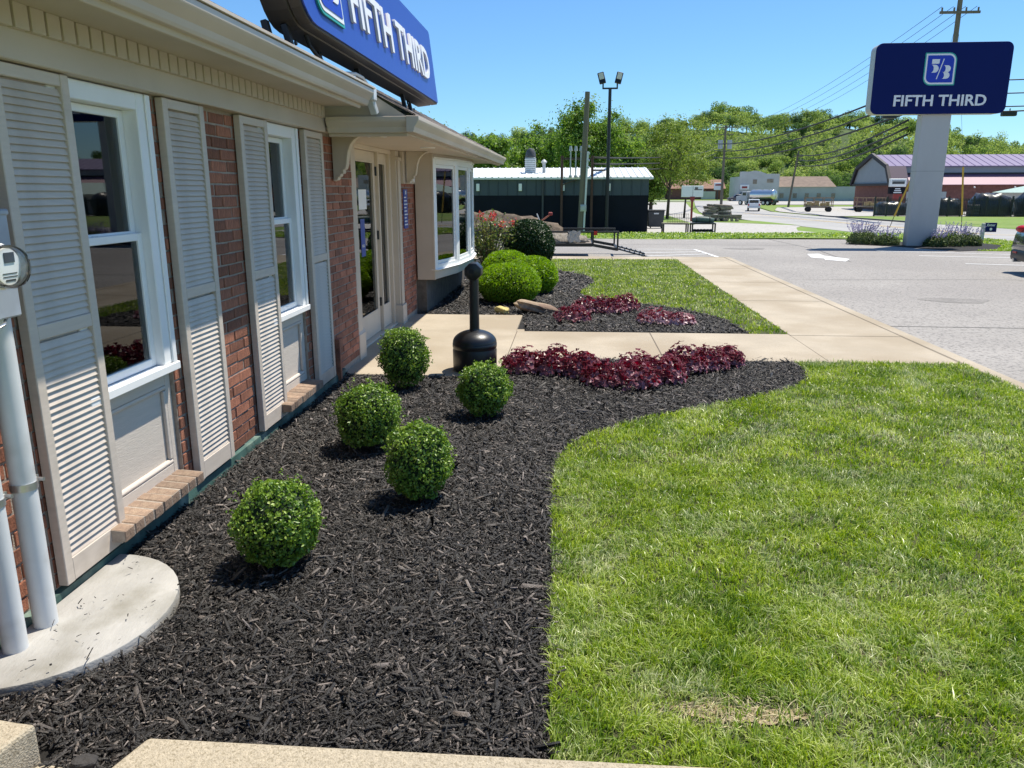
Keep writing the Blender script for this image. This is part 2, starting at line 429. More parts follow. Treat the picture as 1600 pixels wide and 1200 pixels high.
class MB:
    def __init__(s):
        s.v = []
        s.f = []
    def add(s, vs_, fs_):
        n = len(s.v)
        s.v += [tuple(v) for v in vs_]
        s.f += [tuple(i + n for i in f) for f in fs_]
        return s
    def box(s, x0, x1, y0, y1, z0, z1):
        return s.add([(x0, y0, z0), (x1, y0, z0), (x1, y1, z0), (x0, y1, z0), (x0, y0, z1), (x1, y0, z1), (x1, y1, z1), (x0, y1, z1)],
                     [(0, 3, 2, 1), (4, 5, 6, 7), (0, 1, 5, 4), (1, 2, 6, 5), (2, 3, 7, 6), (3, 0, 4, 7)])
    def obox(s, p0, p1, z0, z1, tin, tout):
        """box along plan segment p0-p1; normal is to the right of the direction"""
        d = Vector((p1[0] - p0[0], p1[1] - p0[1], 0)).normalized()
        n = Vector((d.y, -d.x, 0))
        a, b = Vector((p0[0], p0[1], 0)), Vector((p1[0], p1[1], 0))
        q = [a - n * tin, a + n * tout, b + n * tout, b - n * tin]
        vs_ = [(p.x, p.y, z0) for p in q] + [(p.x, p.y, z1) for p in q]
        return s.add(vs_, [(0, 3, 2, 1), (4, 5, 6, 7), (0, 1, 5, 4), (1, 2, 6, 5), (2, 3, 7, 6), (3, 0, 4, 7)])
    def beam(s, p0, p1, w, h, upv=(0, 0, 1)):
        p0, p1 = Vector(p0), Vector(p1)
        d = (p1 - p0).normalized()
        u = Vector(upv)
        if abs(d.dot(u)) > 0.98:
            u = Vector((1, 0, 0))
        a = d.cross(u).normalized() * (w / 2)
        b = a.cross(d).normalized() * (h / 2)
        vs_ = [p + sa * a + sb * b for p in (p0, p1) for sa, sb in ((-1, -1), (1, -1), (1, 1), (-1, 1))]
        return s.add(vs_, [(0, 1, 2, 3), (7, 6, 5, 4), (0, 4, 5, 1), (1, 5, 6, 2), (2, 6, 7, 3), (3, 7, 4, 0)])
    def cyl(s, p0, p1, r0, r1=None, n=12):
        r1 = r0 if r1 is None else r1
        p0, p1 = Vector(p0), Vector(p1)
        d = (p1 - p0).normalized()
        a = d.orthogonal().normalized()
        b = d.cross(a)
        vs_ = []
        for p, r in ((p0, r0), (p1, r1)):
            for k in range(n):
                t = 2 * math.pi * k / n
                vs_.append(p + (a * math.cos(t) + b * math.sin(t)) * r)
        fs_ = [(k, (k + 1) % n, n + (k + 1) % n, n + k) for k in range(n)]
        fs_ += [tuple(range(n - 1, -1, -1)), tuple(range(n, 2 * n))]
        return s.add(vs_, fs_)
    def tube(s, pts, r, n=6):
        pts = [Vector(p) for p in pts]
        vs_, fs_ = [], []
        rr = r if isinstance(r, (list, tuple)) else [r] * len(pts)
        for i, p in enumerate(pts):
            d = (pts[min(i + 1, len(pts) - 1)] - pts[max(i - 1, 0)]).normalized()
            a = d.cross(Vector((0, 0, 1)))
            a = a.normalized() if a.length > 0.05 else Vector((1, 0, 0))
            b = d.cross(a).normalized()
            for k in range(n):
                t = 2 * math.pi * k / n
                vs_.append(p + (a * math.cos(t) + b * math.sin(t)) * rr[i])
        for i in range(len(pts) - 1):
            for k in range(n):
                fs_.append((i * n + k, i * n + (k + 1) % n, (i + 1) * n + (k + 1) % n, (i + 1) * n + k))
        fs_ += [tuple(range(n - 1, -1, -1)), tuple(range((len(pts) - 1) * n, len(pts) * n))]
        return s.add(vs_, fs_)
    def prism(s, pts, axis, a0, a1):
        def mk(p, a):
            return {'y': (p[0], a, p[1]), 'x': (a, p[0], p[1]), 'z': (p[0], p[1], a)}[axis]
        n = len(pts)
        vs_ = [mk(p, a0) for p in pts] + [mk(p, a1) for p in pts]
        fs_ = [tuple(range(n)), tuple(range(2 * n - 1, n - 1, -1))] + [(i, n + i, n + (i + 1) % n, (i + 1) % n) for i in range(n)]
        return s.add(vs_, fs_)
    def lathe(s, prof, cx, cy, n=24, cap=True):
        vs_, fs_ = [], []
        for r, z in prof:
            for k in range(n):
                t = 2 * math.pi * k / n
                vs_.append((cx + r * math.cos(t), cy + r * math.sin(t), z))
        for i in range(len(prof) - 1):
            for k in range(n):
                fs_.append((i * n + k, i * n + (k + 1) % n, (i + 1) * n + (k + 1) % n, (i + 1) * n + k))
        if cap:
            fs_ += [tuple(range(n - 1, -1, -1)), tuple(range((len(prof) - 1) * n, len(prof) * n))]
        return s.add(vs_, fs_)
    def ball(s, c, r, nu=12, nv=8, fn=None):
        vs_, fs_ = [], []
        for j in range(nv + 1):
            ph = math.pi * j / nv
            for i in range(nu):
                t = 2 * math.pi * i / nu
                d = Vector((math.sin(ph) * math.cos(t), math.sin(ph) * math.sin(t), math.cos(ph)))
                k = fn(d) if fn else 1.0
                vs_.append((c[0] + d.x * r[0] * k, c[1] + d.y * r[1] * k, c[2] + d.z * r[2] * k))
        for j in range(nv):
            for i in range(nu):
                fs_.append((j * nu + i, (j + 1) * nu + i, (j + 1) * nu + (i + 1) % nu, j * nu + (i + 1) % nu))
        return s.add(vs_, fs_)
    def mesh(s, name, m, org=(0, 0, 0), smooth=False, bevel=0.0, seg=1):
        me = bpy.data.meshes.new(name)
        o = Vector(org)
        me.from_pydata([(v[0] - o[0], v[1] - o[1], v[2] - o[2]) for v in s.v], [], s.f)
        bm = bmesh.new()
        bm.from_mesh(me)
        bmesh.ops.recalc_face_normals(bm, faces=bm.faces)
        if bevel:
            ed = [e for e in bm.edges if len(e.link_faces) == 2 and e.calc_face_angle(0) > 0.5]
            bmesh.ops.bevel(bm, geom=ed, offset=bevel, segments=seg, affect='EDGES', profile=0.5, clamp_overlap=True)
        bm.to_mesh(me)
        bm.free()
        if smooth:
            me.polygons.foreach_set('use_smooth', [True] * len(me.polygons))
            if smooth != 'all':
                try:
                    me.set_sharp_from_angle(angle=R(40))
                except Exception:
                    pass
        if m is not None:
            me.materials.append(M[m] if isinstance(m, str) else m)
        return me
    def build(s, name, m, parent=None, local=False, **k):
        org = (0, 0, 0) if local or parent is None else root_org(parent)
        me = s.mesh(name, m, org, **k)
        return _link(bpy.data.objects.new(name, me), parent)

def inst(name, me, loc, parent=None, rot=(0, 0, 0), scale=(1, 1, 1)):
    o = bpy.data.objects.new(name, me)
    o.location = loc
    o.rotation_euler = rot
    o.scale = scale
    return _link(o, parent)

def npmesh(name, V, T, m):
    V = np.ascontiguousarray(V, dtype=np.float32)
    T = np.ascontiguousarray(T, dtype=np.int32)
    me = bpy.data.meshes.new(name)
    me.vertices.add(len(V))
    me.vertices.foreach_set('co', V.ravel())
    me.loops.add(T.size)
    me.loops.foreach_set('vertex_index', T.ravel())
    me.polygons.add(len(T))
    me.polygons.foreach_set('loop_start', np.arange(0, T.size, 3, dtype=np.int32))
    me.update(calc_edges=True)
    me.materials.append(M[m] if isinstance(m, str) else m)
    return me

def npobj(name, V, T, m, parent=None, local=False):
    if parent is not None and not local:
        V = V - np.array(root_org(parent))
    return _link(bpy.data.objects.new(name, npmesh(name, V, T, m)), parent)

def inside(poly, P):
    x, y = P[:, 0], P[:, 1]
    r = np.zeros(len(P), bool)
    n = len(poly)
    for i in range(n):
        x0, y0 = poly[i]
        x1, y1 = poly[(i + 1) % n]
        c = ((y0 > y) != (y1 > y)) & (x < (x1 - x0) * (y - y0) / ((y1 - y0) if y1 != y0 else 1e-9) + x0)
        r ^= c
    return r

def quads_leaf(P, N, L, W, rng, fold=0.25, T=None):
    """one folded rhombus leaf per point"""
    n = len(P)
    N = N / (np.linalg.norm(N, axis=1, keepdims=True) + 1e-9)
    if T is None:
        T = rng.normal(size=(n, 3))
    T = T - N * (T * N).sum(1, keepdims=True)
    T /= np.linalg.norm(T, axis=1, keepdims=True) + 1e-9
    B = np.cross(N, T)
    L = np.broadcast_to(np.asarray(L, float), (n,))[:, None]
    W = np.broadcast_to(np.asarray(W, float), (n,))[:, None]
    v0 = P - T * L / 2
    v2 = P + T * L / 2
    up_ = N * W * fold
    v1 = P + B * W / 2 + up_
    v3 = P - B * W / 2 + up_
    V = np.stack([v0, v1, v2, v3], 1).reshape(-1, 3)
    b = np.arange(n) * 4
    Tt = np.concatenate([np.stack([b, b + 1, b + 2], 1), np.stack([b, b + 2, b + 3], 1)])
    return V, Tt

def join_np(parts):
    Vs, Ts, o = [], [], 0
    for V, T in parts:
        Vs.append(V)
        Ts.append(T + o)
        o += len(V)
    return np.concatenate(Vs), np.concatenate(Ts)

PRF = [(-60, -.12), (30, -.12), (42, -.6), (130, -1.75), (150, -1.6), (200, -1.2), (240, -1.0), (3000, -1.0)]
_PX = [p[0] for p in PRF]
_PZ = [p[1] for p in PRF]
def zg(y):
    return float(np.interp(y, _PX, _PZ))

def sheet(name, poly, dz, m, kind='structure', flat=None, skirt=0.0):
    """a flat or draped ground polygon"""
    bm = bmesh.new()
    vs_ = [bm.verts.new((x, y, 0)) for x, y in poly]
    bm.faces.new(vs_)
    bmesh.ops.triangulate(bm, faces=bm.faces[:])
    if flat is None:
        for y, _z in PRF[1:-1]:
            bmesh.ops.bisect_plane(bm, geom=bm.verts[:] + bm.edges[:] + bm.faces[:], plane_co=(0, y, 0), plane_no=(0, 1, 0))
    for v in bm.verts:
        v.co.z = (zg(v.co.y) + dz) if flat is None else flat
    bmesh.ops.recalc_face_normals(bm, faces=bm.faces)
    for f in bm.faces:
        if f.normal.z < 0:
            f.normal_flip()
    if skirt:
        r = bmesh.ops.extrude_face_region(bm, geom=bm.faces[:])
        for e in r['geom']:
            if isinstance(e, bmesh.types.BMVert):
                e.co.z += 0
        bot = [v for v in bm.verts if v not in [e for e in r['geom'] if isinstance(e, bmesh.types.BMVert)]]
        for v in bot:
            v.co.z -= skirt
        bmesh.ops.recalc_face_normals(bm, faces=bm.faces)
    me = bpy.data.meshes.new(name)
    bm.to_mesh(me)
    bm.free()
    me.materials.append(M[m])
    return tag(_link(bpy.data.objects.new(name, me)), kind=kind)

def text_mesh(body, w, h, depth, bold=0.0, m='letter', align=None):
    cu = bpy.data.curves.new('lettering', 'FONT')
    cu.body = body
    cu.size = 1.0
    cu.offset = bold
    cu.extrude = 0.01
    cu.resolution_u = 3
    o = bpy.data.objects.new('tmp_text', cu)
    C.objects.link(o)
    dg = bpy.context.evaluated_depsgraph_get()
    me = bpy.data.meshes.new_from_object(o.evaluated_get(dg))
    bpy.data.objects.remove(o)
    bpy.data.curves.remove(cu)
    me.name = 'lettering'
    n = len(me.vertices)
    co = np.empty(n * 3, np.float32)
    me.vertices.foreach_get('co', co)
    co = co.reshape(-1, 3)
    lo, hi = co.min(0), co.max(0)
    co = (co - lo) / np.maximum(hi - lo, 1e-6) * np.array([w, h, depth], np.float32)
    me.vertices.foreach_set('co', co.ravel())
    me.update()
    me.materials.clear()
    me.materials.append(M[m])
    return me

# ------------------------------------------------------------------ terrain and setting
RIDGE = [(-260, 24), (-130, 20), (-84, 17), (-43, 17), (-4, 19.5), (17, 21.5), (35, 24), (58, 27), (80, 24.5), (98, 26.5), (115, 24), (135, 21), (149, 18), (164, 14.5), (180, 11.5), (220, 9), (330, 8), (420, 14)]
def hill_z(x, y):
    top = np.interp(x, [r[0] for r in RIDGE], [r[1] for r in RIDGE])
    t = np.clip((y - 243) / 100.0, 0, 1)
    t = t * t * (3 - 2 * t)
    return -1.0 + (top + 1.0) * t

g = MB()
ys = [-40, 30, 42, 60, 90, 130, 150, 200, 240]
for i in range(len(ys) - 1):
    n = len(g.v)
    g.v += [(-300, ys[i], zg(ys[i]) - .07), (450, ys[i], zg(ys[i]) - .07), (450, ys[i + 1], zg(ys[i + 1]) - .07), (-300, ys[i + 1], zg(ys[i + 1]) - .07)]
    g.f.append((n, n + 1, n + 2, n + 3))
tag(g.build('ground', 'turf'), kind='structure')
hx = np.linspace(-300, 450, 76)
hy = np.array([238, 246, 256, 268, 280, 292, 304, 316, 328, 340, 360, 420, 600, 1200])
hv, hf = [], []
for y in hy:
    for x in hx:
        z = float(hill_z(x, y)) + 1.2 * math.sin(x * .07) * min(1, max(0, (y - 250) / 60))
        if y > 360:
            z -= (y - 360) * 0.03
        hv.append((x, y, z - .1))
nx = len(hx)
for j in range(len(hy) - 1):
    for i in range(nx - 1):
        hf.append((j * nx + i, j * nx + i + 1, (j + 1) * nx + i + 1, (j + 1) * nx + i))
hb = MB()
hb.add(hv, hf)
tag(hb.build('hill', 'hillsoil', smooth='all'), kind='structure')

LAWN1 = [(-.04, 1.955), (-.06, 2.6), (-.065, 3.12), (-.085, 3.7), (-.086, 4.19), (-.075, 4.6), (-.045, 4.8), (.01, 4.98), (.184, 5.25), (.35, 5.43), (.524, 5.59), (.85, 5.83), (1.22, 6.08), (1.6, 6.36), (1.92, 6.65), (2.10, 6.92), (2.16, 7.15), (2.20, 7.4), (2.20, 7.685), (3.82, 7.685), (3.82, 1.955)]
LAWN2 = [(2.545, 9.235), (2.12, 9.235), (2.08, 9.7), (2.01, 10.3), (1.80, 10.8), (1.53, 11.22), (1.12, 11.65), (.80, 11.95), (.57, 12.1), (.25, 12.4), (.14, 12.9), (.25, 13.6), (.44, 14.5), (.40, 15.1), (.28, 15.65), (-.1, 16.3), (-.6, 17.0), (-1.2, 18.0), (-1.4, 19.3), (2.545, 19.3)]
sheet('mulch_bed', [(-2.09, 1.2), (2.3, 1.2), (2.3, 7.69), (-2.09, 7.69)], 0, 'mulchbase', flat=-.022)
sheet('mulch_bed', [(-4.5, 9.22), (2.6, 9.22), (2.6, 19.3), (-4.5, 19.3)], 0, 'mulchbase', flat=-.024)
sheet('lawn', LAWN1, 0, 'soil', flat=-.004)
sheet('lawn', LAWN2, 0, 'soil', flat=-.006)
bare = [(.58 + .21 * math.cos(t) * (1 + .18 * math.sin(3 * t) + .12 * random.uniform(-1, 1)), 2.235 + .055 * math.sin(t) * (1 + .25 * math.cos(2 * t) + .25 * random.uniform(-1, 1))) for t in np.linspace(0, 2 * math.pi, 70)[:-1]]
sheet('bare_soil_patch', bare, 0, 'baresoil', flat=.002)

# walks and kerbs
walk = MB()
walk.box(-.80, 2.547, 7.695, 9.215, -.2, .004)
tag(walk.build('entry_walk', 'concrete', bevel=.006), kind='structure')
pad = MB()
pad.box(-2.36, -.655, 6.86, 10.44, -.2, .006)
pad.box(-.655, -.56, 9.21, 9.36, -.2, .002)
tag(pad.build('entry_pad', 'concrete', bevel=.006), kind='structure')
side = []
yy = [7.69, 9.15, 10.77, 12.1, 13.27, 14.6, 15.9, 17.2, 18.5, 19.35]
for k in range(len(yy) - 1):
    b = MB()
    b.box(2.553, 3.80, yy[k] + .006, yy[k + 1] - .006, -.2, .001 + .003 * (k % 2))
    side.append(b)
sw = MB()
sw.box(2.55, 3.81, 7.7, 19.34, -.2, -.012)
swo = tag(sw.build('sidewalk', 'joint'), kind='structure')
for b in side:
    b.build('paving_slab', 'concrete', swo, bevel=.005)
for x0, x1 in ((-7, -3.5), (-3.5, -.4), (-.4, 1.0), (1.0, 2.5), (2.5, 3.80)):
    b = MB()
    b.box(x0 + .006, x1 - .006, 19.36, 20.05, -.2, .003)
    b.build('paving_slab', 'concrete', swo, bevel=.005)
kb = MB()
kb.box(3.812, 3.965, -3, 20.05, -.25, .005)
kb.box(-7, 3.965, 20.06, 20.2, -.25, .002)
tag(kb.build('kerb', 'concrete', bevel=.012), kind='structure')
jm = MB()
jm.box(.93, .942, 7.70, 9.21, .0045, .0052)
jm.box(-.645, -.637, 7.70, 9.2, .0062, .007)
tag(jm.build('walk_joint', 'joint'), kind='structure')
fk = MB()
fk.prism([(-1.25, 1.93), (4.2, 1.93), (4.2, 1.4), (-1.42, 1.4)], 'z', -.2, .052)
tag(fk.build('front_kerb', 'aggregate', bevel=.012, seg=2), kind='structure')
rb = MB()
rb.prism([(-1.55, 1.86), (-1.24, 1.80), (-1.3, 1.4), (-1.6, 1.4)], 'z', -.2, .005)
tag(rb.build('rough_kerb_footing', 'aggregate', bevel=.006), kind='structure')
ls = MB()
ls.prism([(-3.2, 2.02), (-1.9, 1.99), (-1.72, 1.90), (-1.62, 1.885), (-1.56, 1.88), (-1.60, 1.70), (-1.63, 1.2), (-3.2, 1.2)], 'z', -.2, .118)
tag(ls.build('concrete_step', 'aggregate', bevel=.012, seg=2), kind='structure')

# parking lot, road, verges
sheet('parking_lot', [(3.96, -20), (15.35, -20), (15.35, 29.6), (-40, 30.1), (-40, 20.19), (3.96, 20.19)], 0, 'asphalt')
sheet('grass_verge', [(-45, 30.1), (-.6, 30.05), (2.7, 29.5), (4.85, 29.5), (7.0, 30.6), (8.8, 31.4), (10.7, 30.5), (15.35, 29.6), (15.4, 55), (14.3, 52), (12.9, 46.8), (13.2, 44.5), (11, 42.8), (8.5, 41.9), (3.8, 41.1), (-45, 40.5)], .004, 'turf')
sheet('gravel_lot', [(3.8, 41.0), (8.5, 41.8), (11, 42.7), (13.3, 44.4), (13.0, 46.9), (14.3, 52), (15.4, 55), (15.5, 66), (14.7, 74), (9.5, 76), (4.6, 71), (4.3, 50)], .012, 'gravel')
sheet('grass_verge', [(10.6, 66), (13.1, 62.3), (16.0, 57.0), (15.8, 68), (15.0, 73), (11.5, 71)], .02, 'turf')
sheet('road', [(15.35, -20), (15.4, 40), (15.5, 60), (15.6, 72), (18.2, 114), (23.5, 155), (32, 215), (43, 215), (34.5, 155), (29.5, 114), (27.4, 90), (26.6, 70), (26.5, -20)], .012, 'road')
sheet('road', [(-60, 205), (-60, 214), (42, 214), (42, 205)], .02, 'road')
sheet('grass_verge', [(26.7, -20), (26.7, 58), (26.4, 65), (27.6, 88.5), (33.2, 90), (49, 87), (90, 85), (90, -20)], .016, 'turf')
sheet('barn_lot', [(29.0, 92), (31, 114), (36, 155), (48, 160), (150, 160), (150, 89), (49, 91)], .012, 'gravel')
sheet('grass_verge', [(31.5, 128), (34.5, 150), (38, 165), (60, 168), (70, 160), (48.5, 157), (38, 152)], .03, 'turf')
sheet('gravel_lot', [(34, 172), (38, 204), (90, 204), (90, 172)], .014, 'gravel')
sheet('gravel_lot', [(4, 76), (14, 76), (17, 112), (22, 152), (27, 195), (-10, 195), (-6, 100)], .012, 'gravel')
sheet('grass_verge', [(4, 60), (8.8, 58), (9.6, 70), (11, 92), (6, 95), (3.5, 70)], .03, 'turf')
fkb = MB()
for (a, b) in (((26.35, 64.8), (26.9, 76)), ((26.9, 76), (27.55, 91))):
    fkb.beam((a[0], a[1], zg(a[1]) + .05), (b[0], b[1], zg(b[1]) + .05), .25, .16)
fkb.box(26.5, 26.75, -20, 29.9, -.15, .03)
tag(fkb.build('far_kerb', 'darkgrey'), kind='structure')
lm = []
def strip(a, b, w, dz=.004):
    a, b = Vector((*a, 0)), Vector((*b, 0))
    d = (b - a).normalized()
    n = Vector((d.y, -d.x, 0)) * w / 2
    return [(a + n)[:2], (b + n)[:2], (b - n)[:2], (a - n)[:2]]
for a, b in (((2.0, 24.4), (3.76, 24.38)), ((3.73, 24.36), (3.93, 21.6)), ((1.9, 22.9), (3.83, 23.45)), ((1.85, 21.75), (3.87, 22.65)),
             ((9.0, 24.05), (14.6, 22.0)), ((9.6, 19.95), (14, 18.6)), ((9.5, 22.35), (12.6, 21.5))):
    sheet('parking_line', strip(a, b, .10), .006, 'paint_w')
sheet('lane_arrow', [(6.62, 22.75), (6.98, 22.85), (6.90, 22.2), (7.25, 21.15), (6.92, 20.45), (6.55, 20.95), (6.66, 21.3), (6.40, 21.62)], .006, 'paint_w')
sheet('lane_line', strip((20.9, -20), (20.95, 72), .14), .018, 'paint_y')
sheet('lane_line', strip((21.25, -20), (21.3, 72), .14), .018, 'paint_y')
sheet('lane_line', strip((21.0, 72), (23.9, 114), .18), .018, 'paint_y')
# sign island
sheet('mulch_bed', [(9.1, 27.0), (9.9, 28.1), (13.6, 28.4), (13.9, 26.6), (12.7, 24.7), (11.85, 24.25), (11.3, 24.0), (10.35, 25.9)], .012, 'mulchbase')
sheet('lawn', [(11.85, 24.2), (12.7, 24.65), (13.9, 26.6), (13.6, 28.4), (9.9, 28.1), (9.9, 29.6), (15.3, 29.5), (15.3, 23.9)], .006, 'turf')

# ------------------------------------------------------------------ the bank building
bank = thing('bank_building', (-2.08, 6.0, 0), 'low red brick building with taupe trim, louvered shutters and roof sign', 'building')
WX = -2.08
def pt(mb, name, m, parent=bank, **k):
    return mb.build(name, m, parent, **k)

wb = MB()
W1, W2 = (3.09, 3.845), (5.20, 5.94)
for a, b in ((-1.5, W1[0]), (W1[1], W2[0]), (W2[1], 7.44)):
    wb.box(-2.4, WX - .008, a, b, -.1, 2.2)
for a, b in (W1, W2):
    wb.box(-2.4, WX - .008, a, b, -.1, .14)
wb.box(-2.4, -2.128, 9.78, 14.6, -.1, 2.2)
wb.box(-9, -2.4, 14.4, 14.6, -.1, 2.4)
wall = pt(wb, 'brick_wall', 'mortar')
# bricks
BL, BH, CO = .196, .0575, .0677
bmesh_brick = [MB().box(-.03, .006, 0, BL, 0, BH).mesh('brick', 'brick', bevel=.003) for _ in range(1)]
for k in range(3):
    me = bmesh_brick[0].copy()
    for v in me.vertices:
        v.co += Vector((random.uniform(-.0025, .0025), random.uniform(-.0025, .0025), random.uniform(-.0025, .0025)))
    bmesh_brick.append(me)
half = {}
def brick_mesh(w):
    key = round(w, 3)
    if key not in half:
        half[key] = MB().box(-.03, .006, 0, w, 0, BH).mesh('brick', 'brick', bevel=.003)
    return half[key]
rest = MB()
n_brick = 0
def brick_run(y0, y1, z0, z1, single, wx_=WX):
    global n_brick
    z = z0
    row = int(round(z0 / CO))
    while z + BH <= z1 + .01:
        off = (BL + .01) * .5 * (row % 2) + .013 * math.sin(row * 2.1)
        k0 = int(math.floor((y0 - off) / (BL + .01))) - 1
        for k in range(k0, k0 + int((y1 - y0) / (BL + .01)) + 4):
            a = max(off + k * (BL + .01), y0)
            b = min(off + k * (BL + .01) + BL, y1)
            if b - a < .025:
                continue
            dx = random.uniform(-.003, .003)
            if single and n_brick < 300:
                if b - a > BL - .002:
                    me = random.choice(bmesh_brick)
                else:
                    me = brick_mesh(round((b - a) / .02) * .02 if b - a > .03 else b - a)
                inst('brick', me, Vector((WX - .008 + dx, a, z)) - ORG[bank.name], wall, rot=(random.uniform(-.012, .012), 0, random.uniform(-.01, .01)))
                n_brick += 1
            else:
                rest.box(wx_ - .03, wx_ - .002 + dx, a, b, z, z + BH)
        row += 1
        z = row * CO
Z1 = 2.10
brick_run(2.22, 2.735, CO, Z1, True)
brick_run(3.85, 3.93, CO, Z1, True)
brick_run(4.375, 4.845, CO, Z1, True)
brick_run(5.945, 6.03, CO, Z1, True)
brick_run(6.49, 7.43, CO * 17, Z1, True)
brick_run(6.49, 7.43, CO, CO * 17 - .011, False)
brick_run(9.82, 10.55, CO, 1.75, False, -2.12)
for a, b in ((-1.5, 2.21), (2.745, 3.19), (3.94, 4.365), (4.855, 5.30), (6.04, 6.48)):
    brick_run(a, b, CO, Z1, False)
rest.box(-2.16, -2.121, 10.56, 14.6, .45, 2.1)
ro = pt(rest, 'brick_courses', 'brick_i', wall)
ro['kind'] = 'stuff'
fl = MB()
fl.prism([(WX - .01, -.03), (WX + .028, -.03), (WX + .02, .055), (WX - .01, .062)], 'y', -1.5, 6.86)
pt(fl, 'flashing', 'patina')

# frieze, dentils, soffit, gutter
fz = MB()
fz.box(-2.1, -2.0, -1.5, 6.46, 2.105, 2.295)
pt(fz, 'frieze_board', 'taupe', bevel=.004)
dm = MB().box(-.03, .032, -.0375, .0375, -.043, .043).mesh('dentil', 'taupe', bevel=.002)
for k in range(50):
    inst('dentil', dm, Vector((-2.0, 1.86 + k * .091, 2.254)) - ORG[bank.name], bank)
so = MB()
so.box(-2.1, -1.66, -1.5, 6.40, 2.297, 2.32)
so.prism([(-1.72, 2.296), (-1.655, 2.262), (-1.64, 2.262), (-1.63, 2.296)], 'y', -1.5, 6.2)
pt(so, 'soffit', 'taupe', bevel=.003)
gu = MB()
GP = [(-1.67, 2.41), (-1.67, 2.285), (-1.60, 2.285), (-1.592, 2.30), (-1.585, 2.325), (-1.555, 2.36), (-1.545, 2.375), (-1.545, 2.405), (-1.56, 2.405), (-1.56, 2.398), (-1.66, 2.398)]
gu.prism(GP, 'y', -1.5, 6.27)
pt(gu, 'gutter', 'gutter', bevel=.003)
# main roof: courses of shingles (strips of tabs) with a drip edge
RS = .52
def roof_z(x):
    return 2.425 + RS * (-1.6 - x)
rf = MB()
rf.add([(-1.60, -1.5, roof_z(-1.60) - .02), (-1.60, 6.45, roof_z(-1.6) - .02), (-7, 6.45, roof_z(-7) - .02), (-7, -1.5, roof_z(-7) - .02)], [(0, 1, 2, 3)])
rf.add([(-1.27, 6.45, roof_z(-1.27) - .02), (-1.27, 14.75, roof_z(-1.27) - .02), (-4.3, 11.7, roof_z(-4.3) - .02), (-7, 11.7, roof_z(-7) - .02), (-7, 6.45, roof_z(-7) - .02)], [(0, 1, 2, 3, 4)])
rf.add([(-1.27, 14.75, roof_z(-1.27) - .02), (-9, 14.75, roof_z(-1.27) - .02), (-9, 11.7, roof_z(-4.3) - .02), (-4.3, 11.7, roof_z(-4.3) - .02)], [(0, 1, 2, 3)])
roof = pt(rf, 'roof', 'shingle')
tabs = MB()
for row in range(0, 22):
    x = -1.28 - row * .145
    y = -1.0 + (row % 2) * .15
    while y < 14.3:
        w = .29
        lim = 6.45 if x > -1.57 else -1.5
        ymax = 14.7 - max(0, (-1.27 - x)) * 1.0
        if y > lim and y + w < ymax:
            t = random.uniform(0, .006)
            tabs.add([(x, y, roof_z(x) - .014 + t), (x, y + w - .012, roof_z(x) - .014 + t), (x - .17, y + w - .012, roof_z(x - .17) - .016), (x - .17, y, roof_z(x - .17) - .016),
                      (x, y, roof_z(x) - .022), (x, y + w - .012, roof_z(x) - .022)], [(0, 1, 2, 3), (0, 4, 5, 1)])
        y += w
to = pt(tabs, 'shingles', 'shingle', roof)
to['kind'] = 'stuff'
de = MB()
de.box(-1.66, -1.535, -1.5, 6.29, 2.408, 2.424)
pt(de, 'drip_edge', 'gutter', bevel=.002)

# entry canopy
cg = MB()
EP = [(-1.33, 2.225), (-1.33, 2.10), (-1.275, 2.10), (-1.268, 2.12), (-1.262, 2.14), (-1.235, 2.18), (-1.228, 2.195), (-1.228, 2.222), (-1.24, 2.222)]
cg.prism(EP, 'y', 6.40, 14.72)
pt(cg, 'canopy_gutter', 'gutter', bevel=.003)
cr_ = MB()
cr_.prism([(6.52, 2.225), (6.52, 2.10), (6.455, 2.10), (6.45, 2.12), (6.445, 2.14), (6.415, 2.18), (6.41, 2.195), (6.41, 2.222), (6.42, 2.222)], 'x', -1.985, -1.332)
cr_.box(-1.99, -1.34, 6.50, 6.54, 2.075, 2.10)
pt(cr_, 'canopy_return_gutter', 'gutter', bevel=.003)
cs = MB()
cs.box(-2.37, -1.34, 6.545, 14.6, 2.118, 2.15)
cs.box(-1.40, -1.34, 6.545, 14.7, 2.085, 2.117)
pt(cs, 'canopy_soffit', 'cream')
ct = MB()
ct.prism([(-2.1, 2.226), (-1.34, 2.226), (-1.60, 2.39), (-2.1, 2.65)], 'y', 6.46, 6.5)
pt(ct, 'canopy_end_board', 'taupe')
for x, y in ((-1.74, 7.11), (-1.64, 9.03)):
    b = MB()
    b.lathe([(.085, 2.108), (.09, 2.117)], x, y, 20)
    dl = pt(b, 'downlight', 'white')
    b = MB()
    b.lathe([(.06, 2.1065), (.06, 2.1078)], x, y, 16)
    pt(b, 'lens', 'lamp_lens', dl)
ds = MB()
ds.box(-1.66, -1.55, 6.28, 6.38, 2.33, 2.43)
ds.beam((-1.60, 6.36, 2.35), (-1.58, 6.42, 2.24), .06, .045)
pt(ds, 'downspout_elbow', 'conduit', bevel=.006)
jb = MB()
jb.tube([(-1.62, 5.75, 2.45), (-1.6, 5.95, 2.475), (-1.6, 6.15, 2.475), (-1.6, 6.3, 2.44), (-1.6, 6.33, 2.40)], .014, 8)
pt(jb, 'roof_conduit', 'conduit', smooth=True)
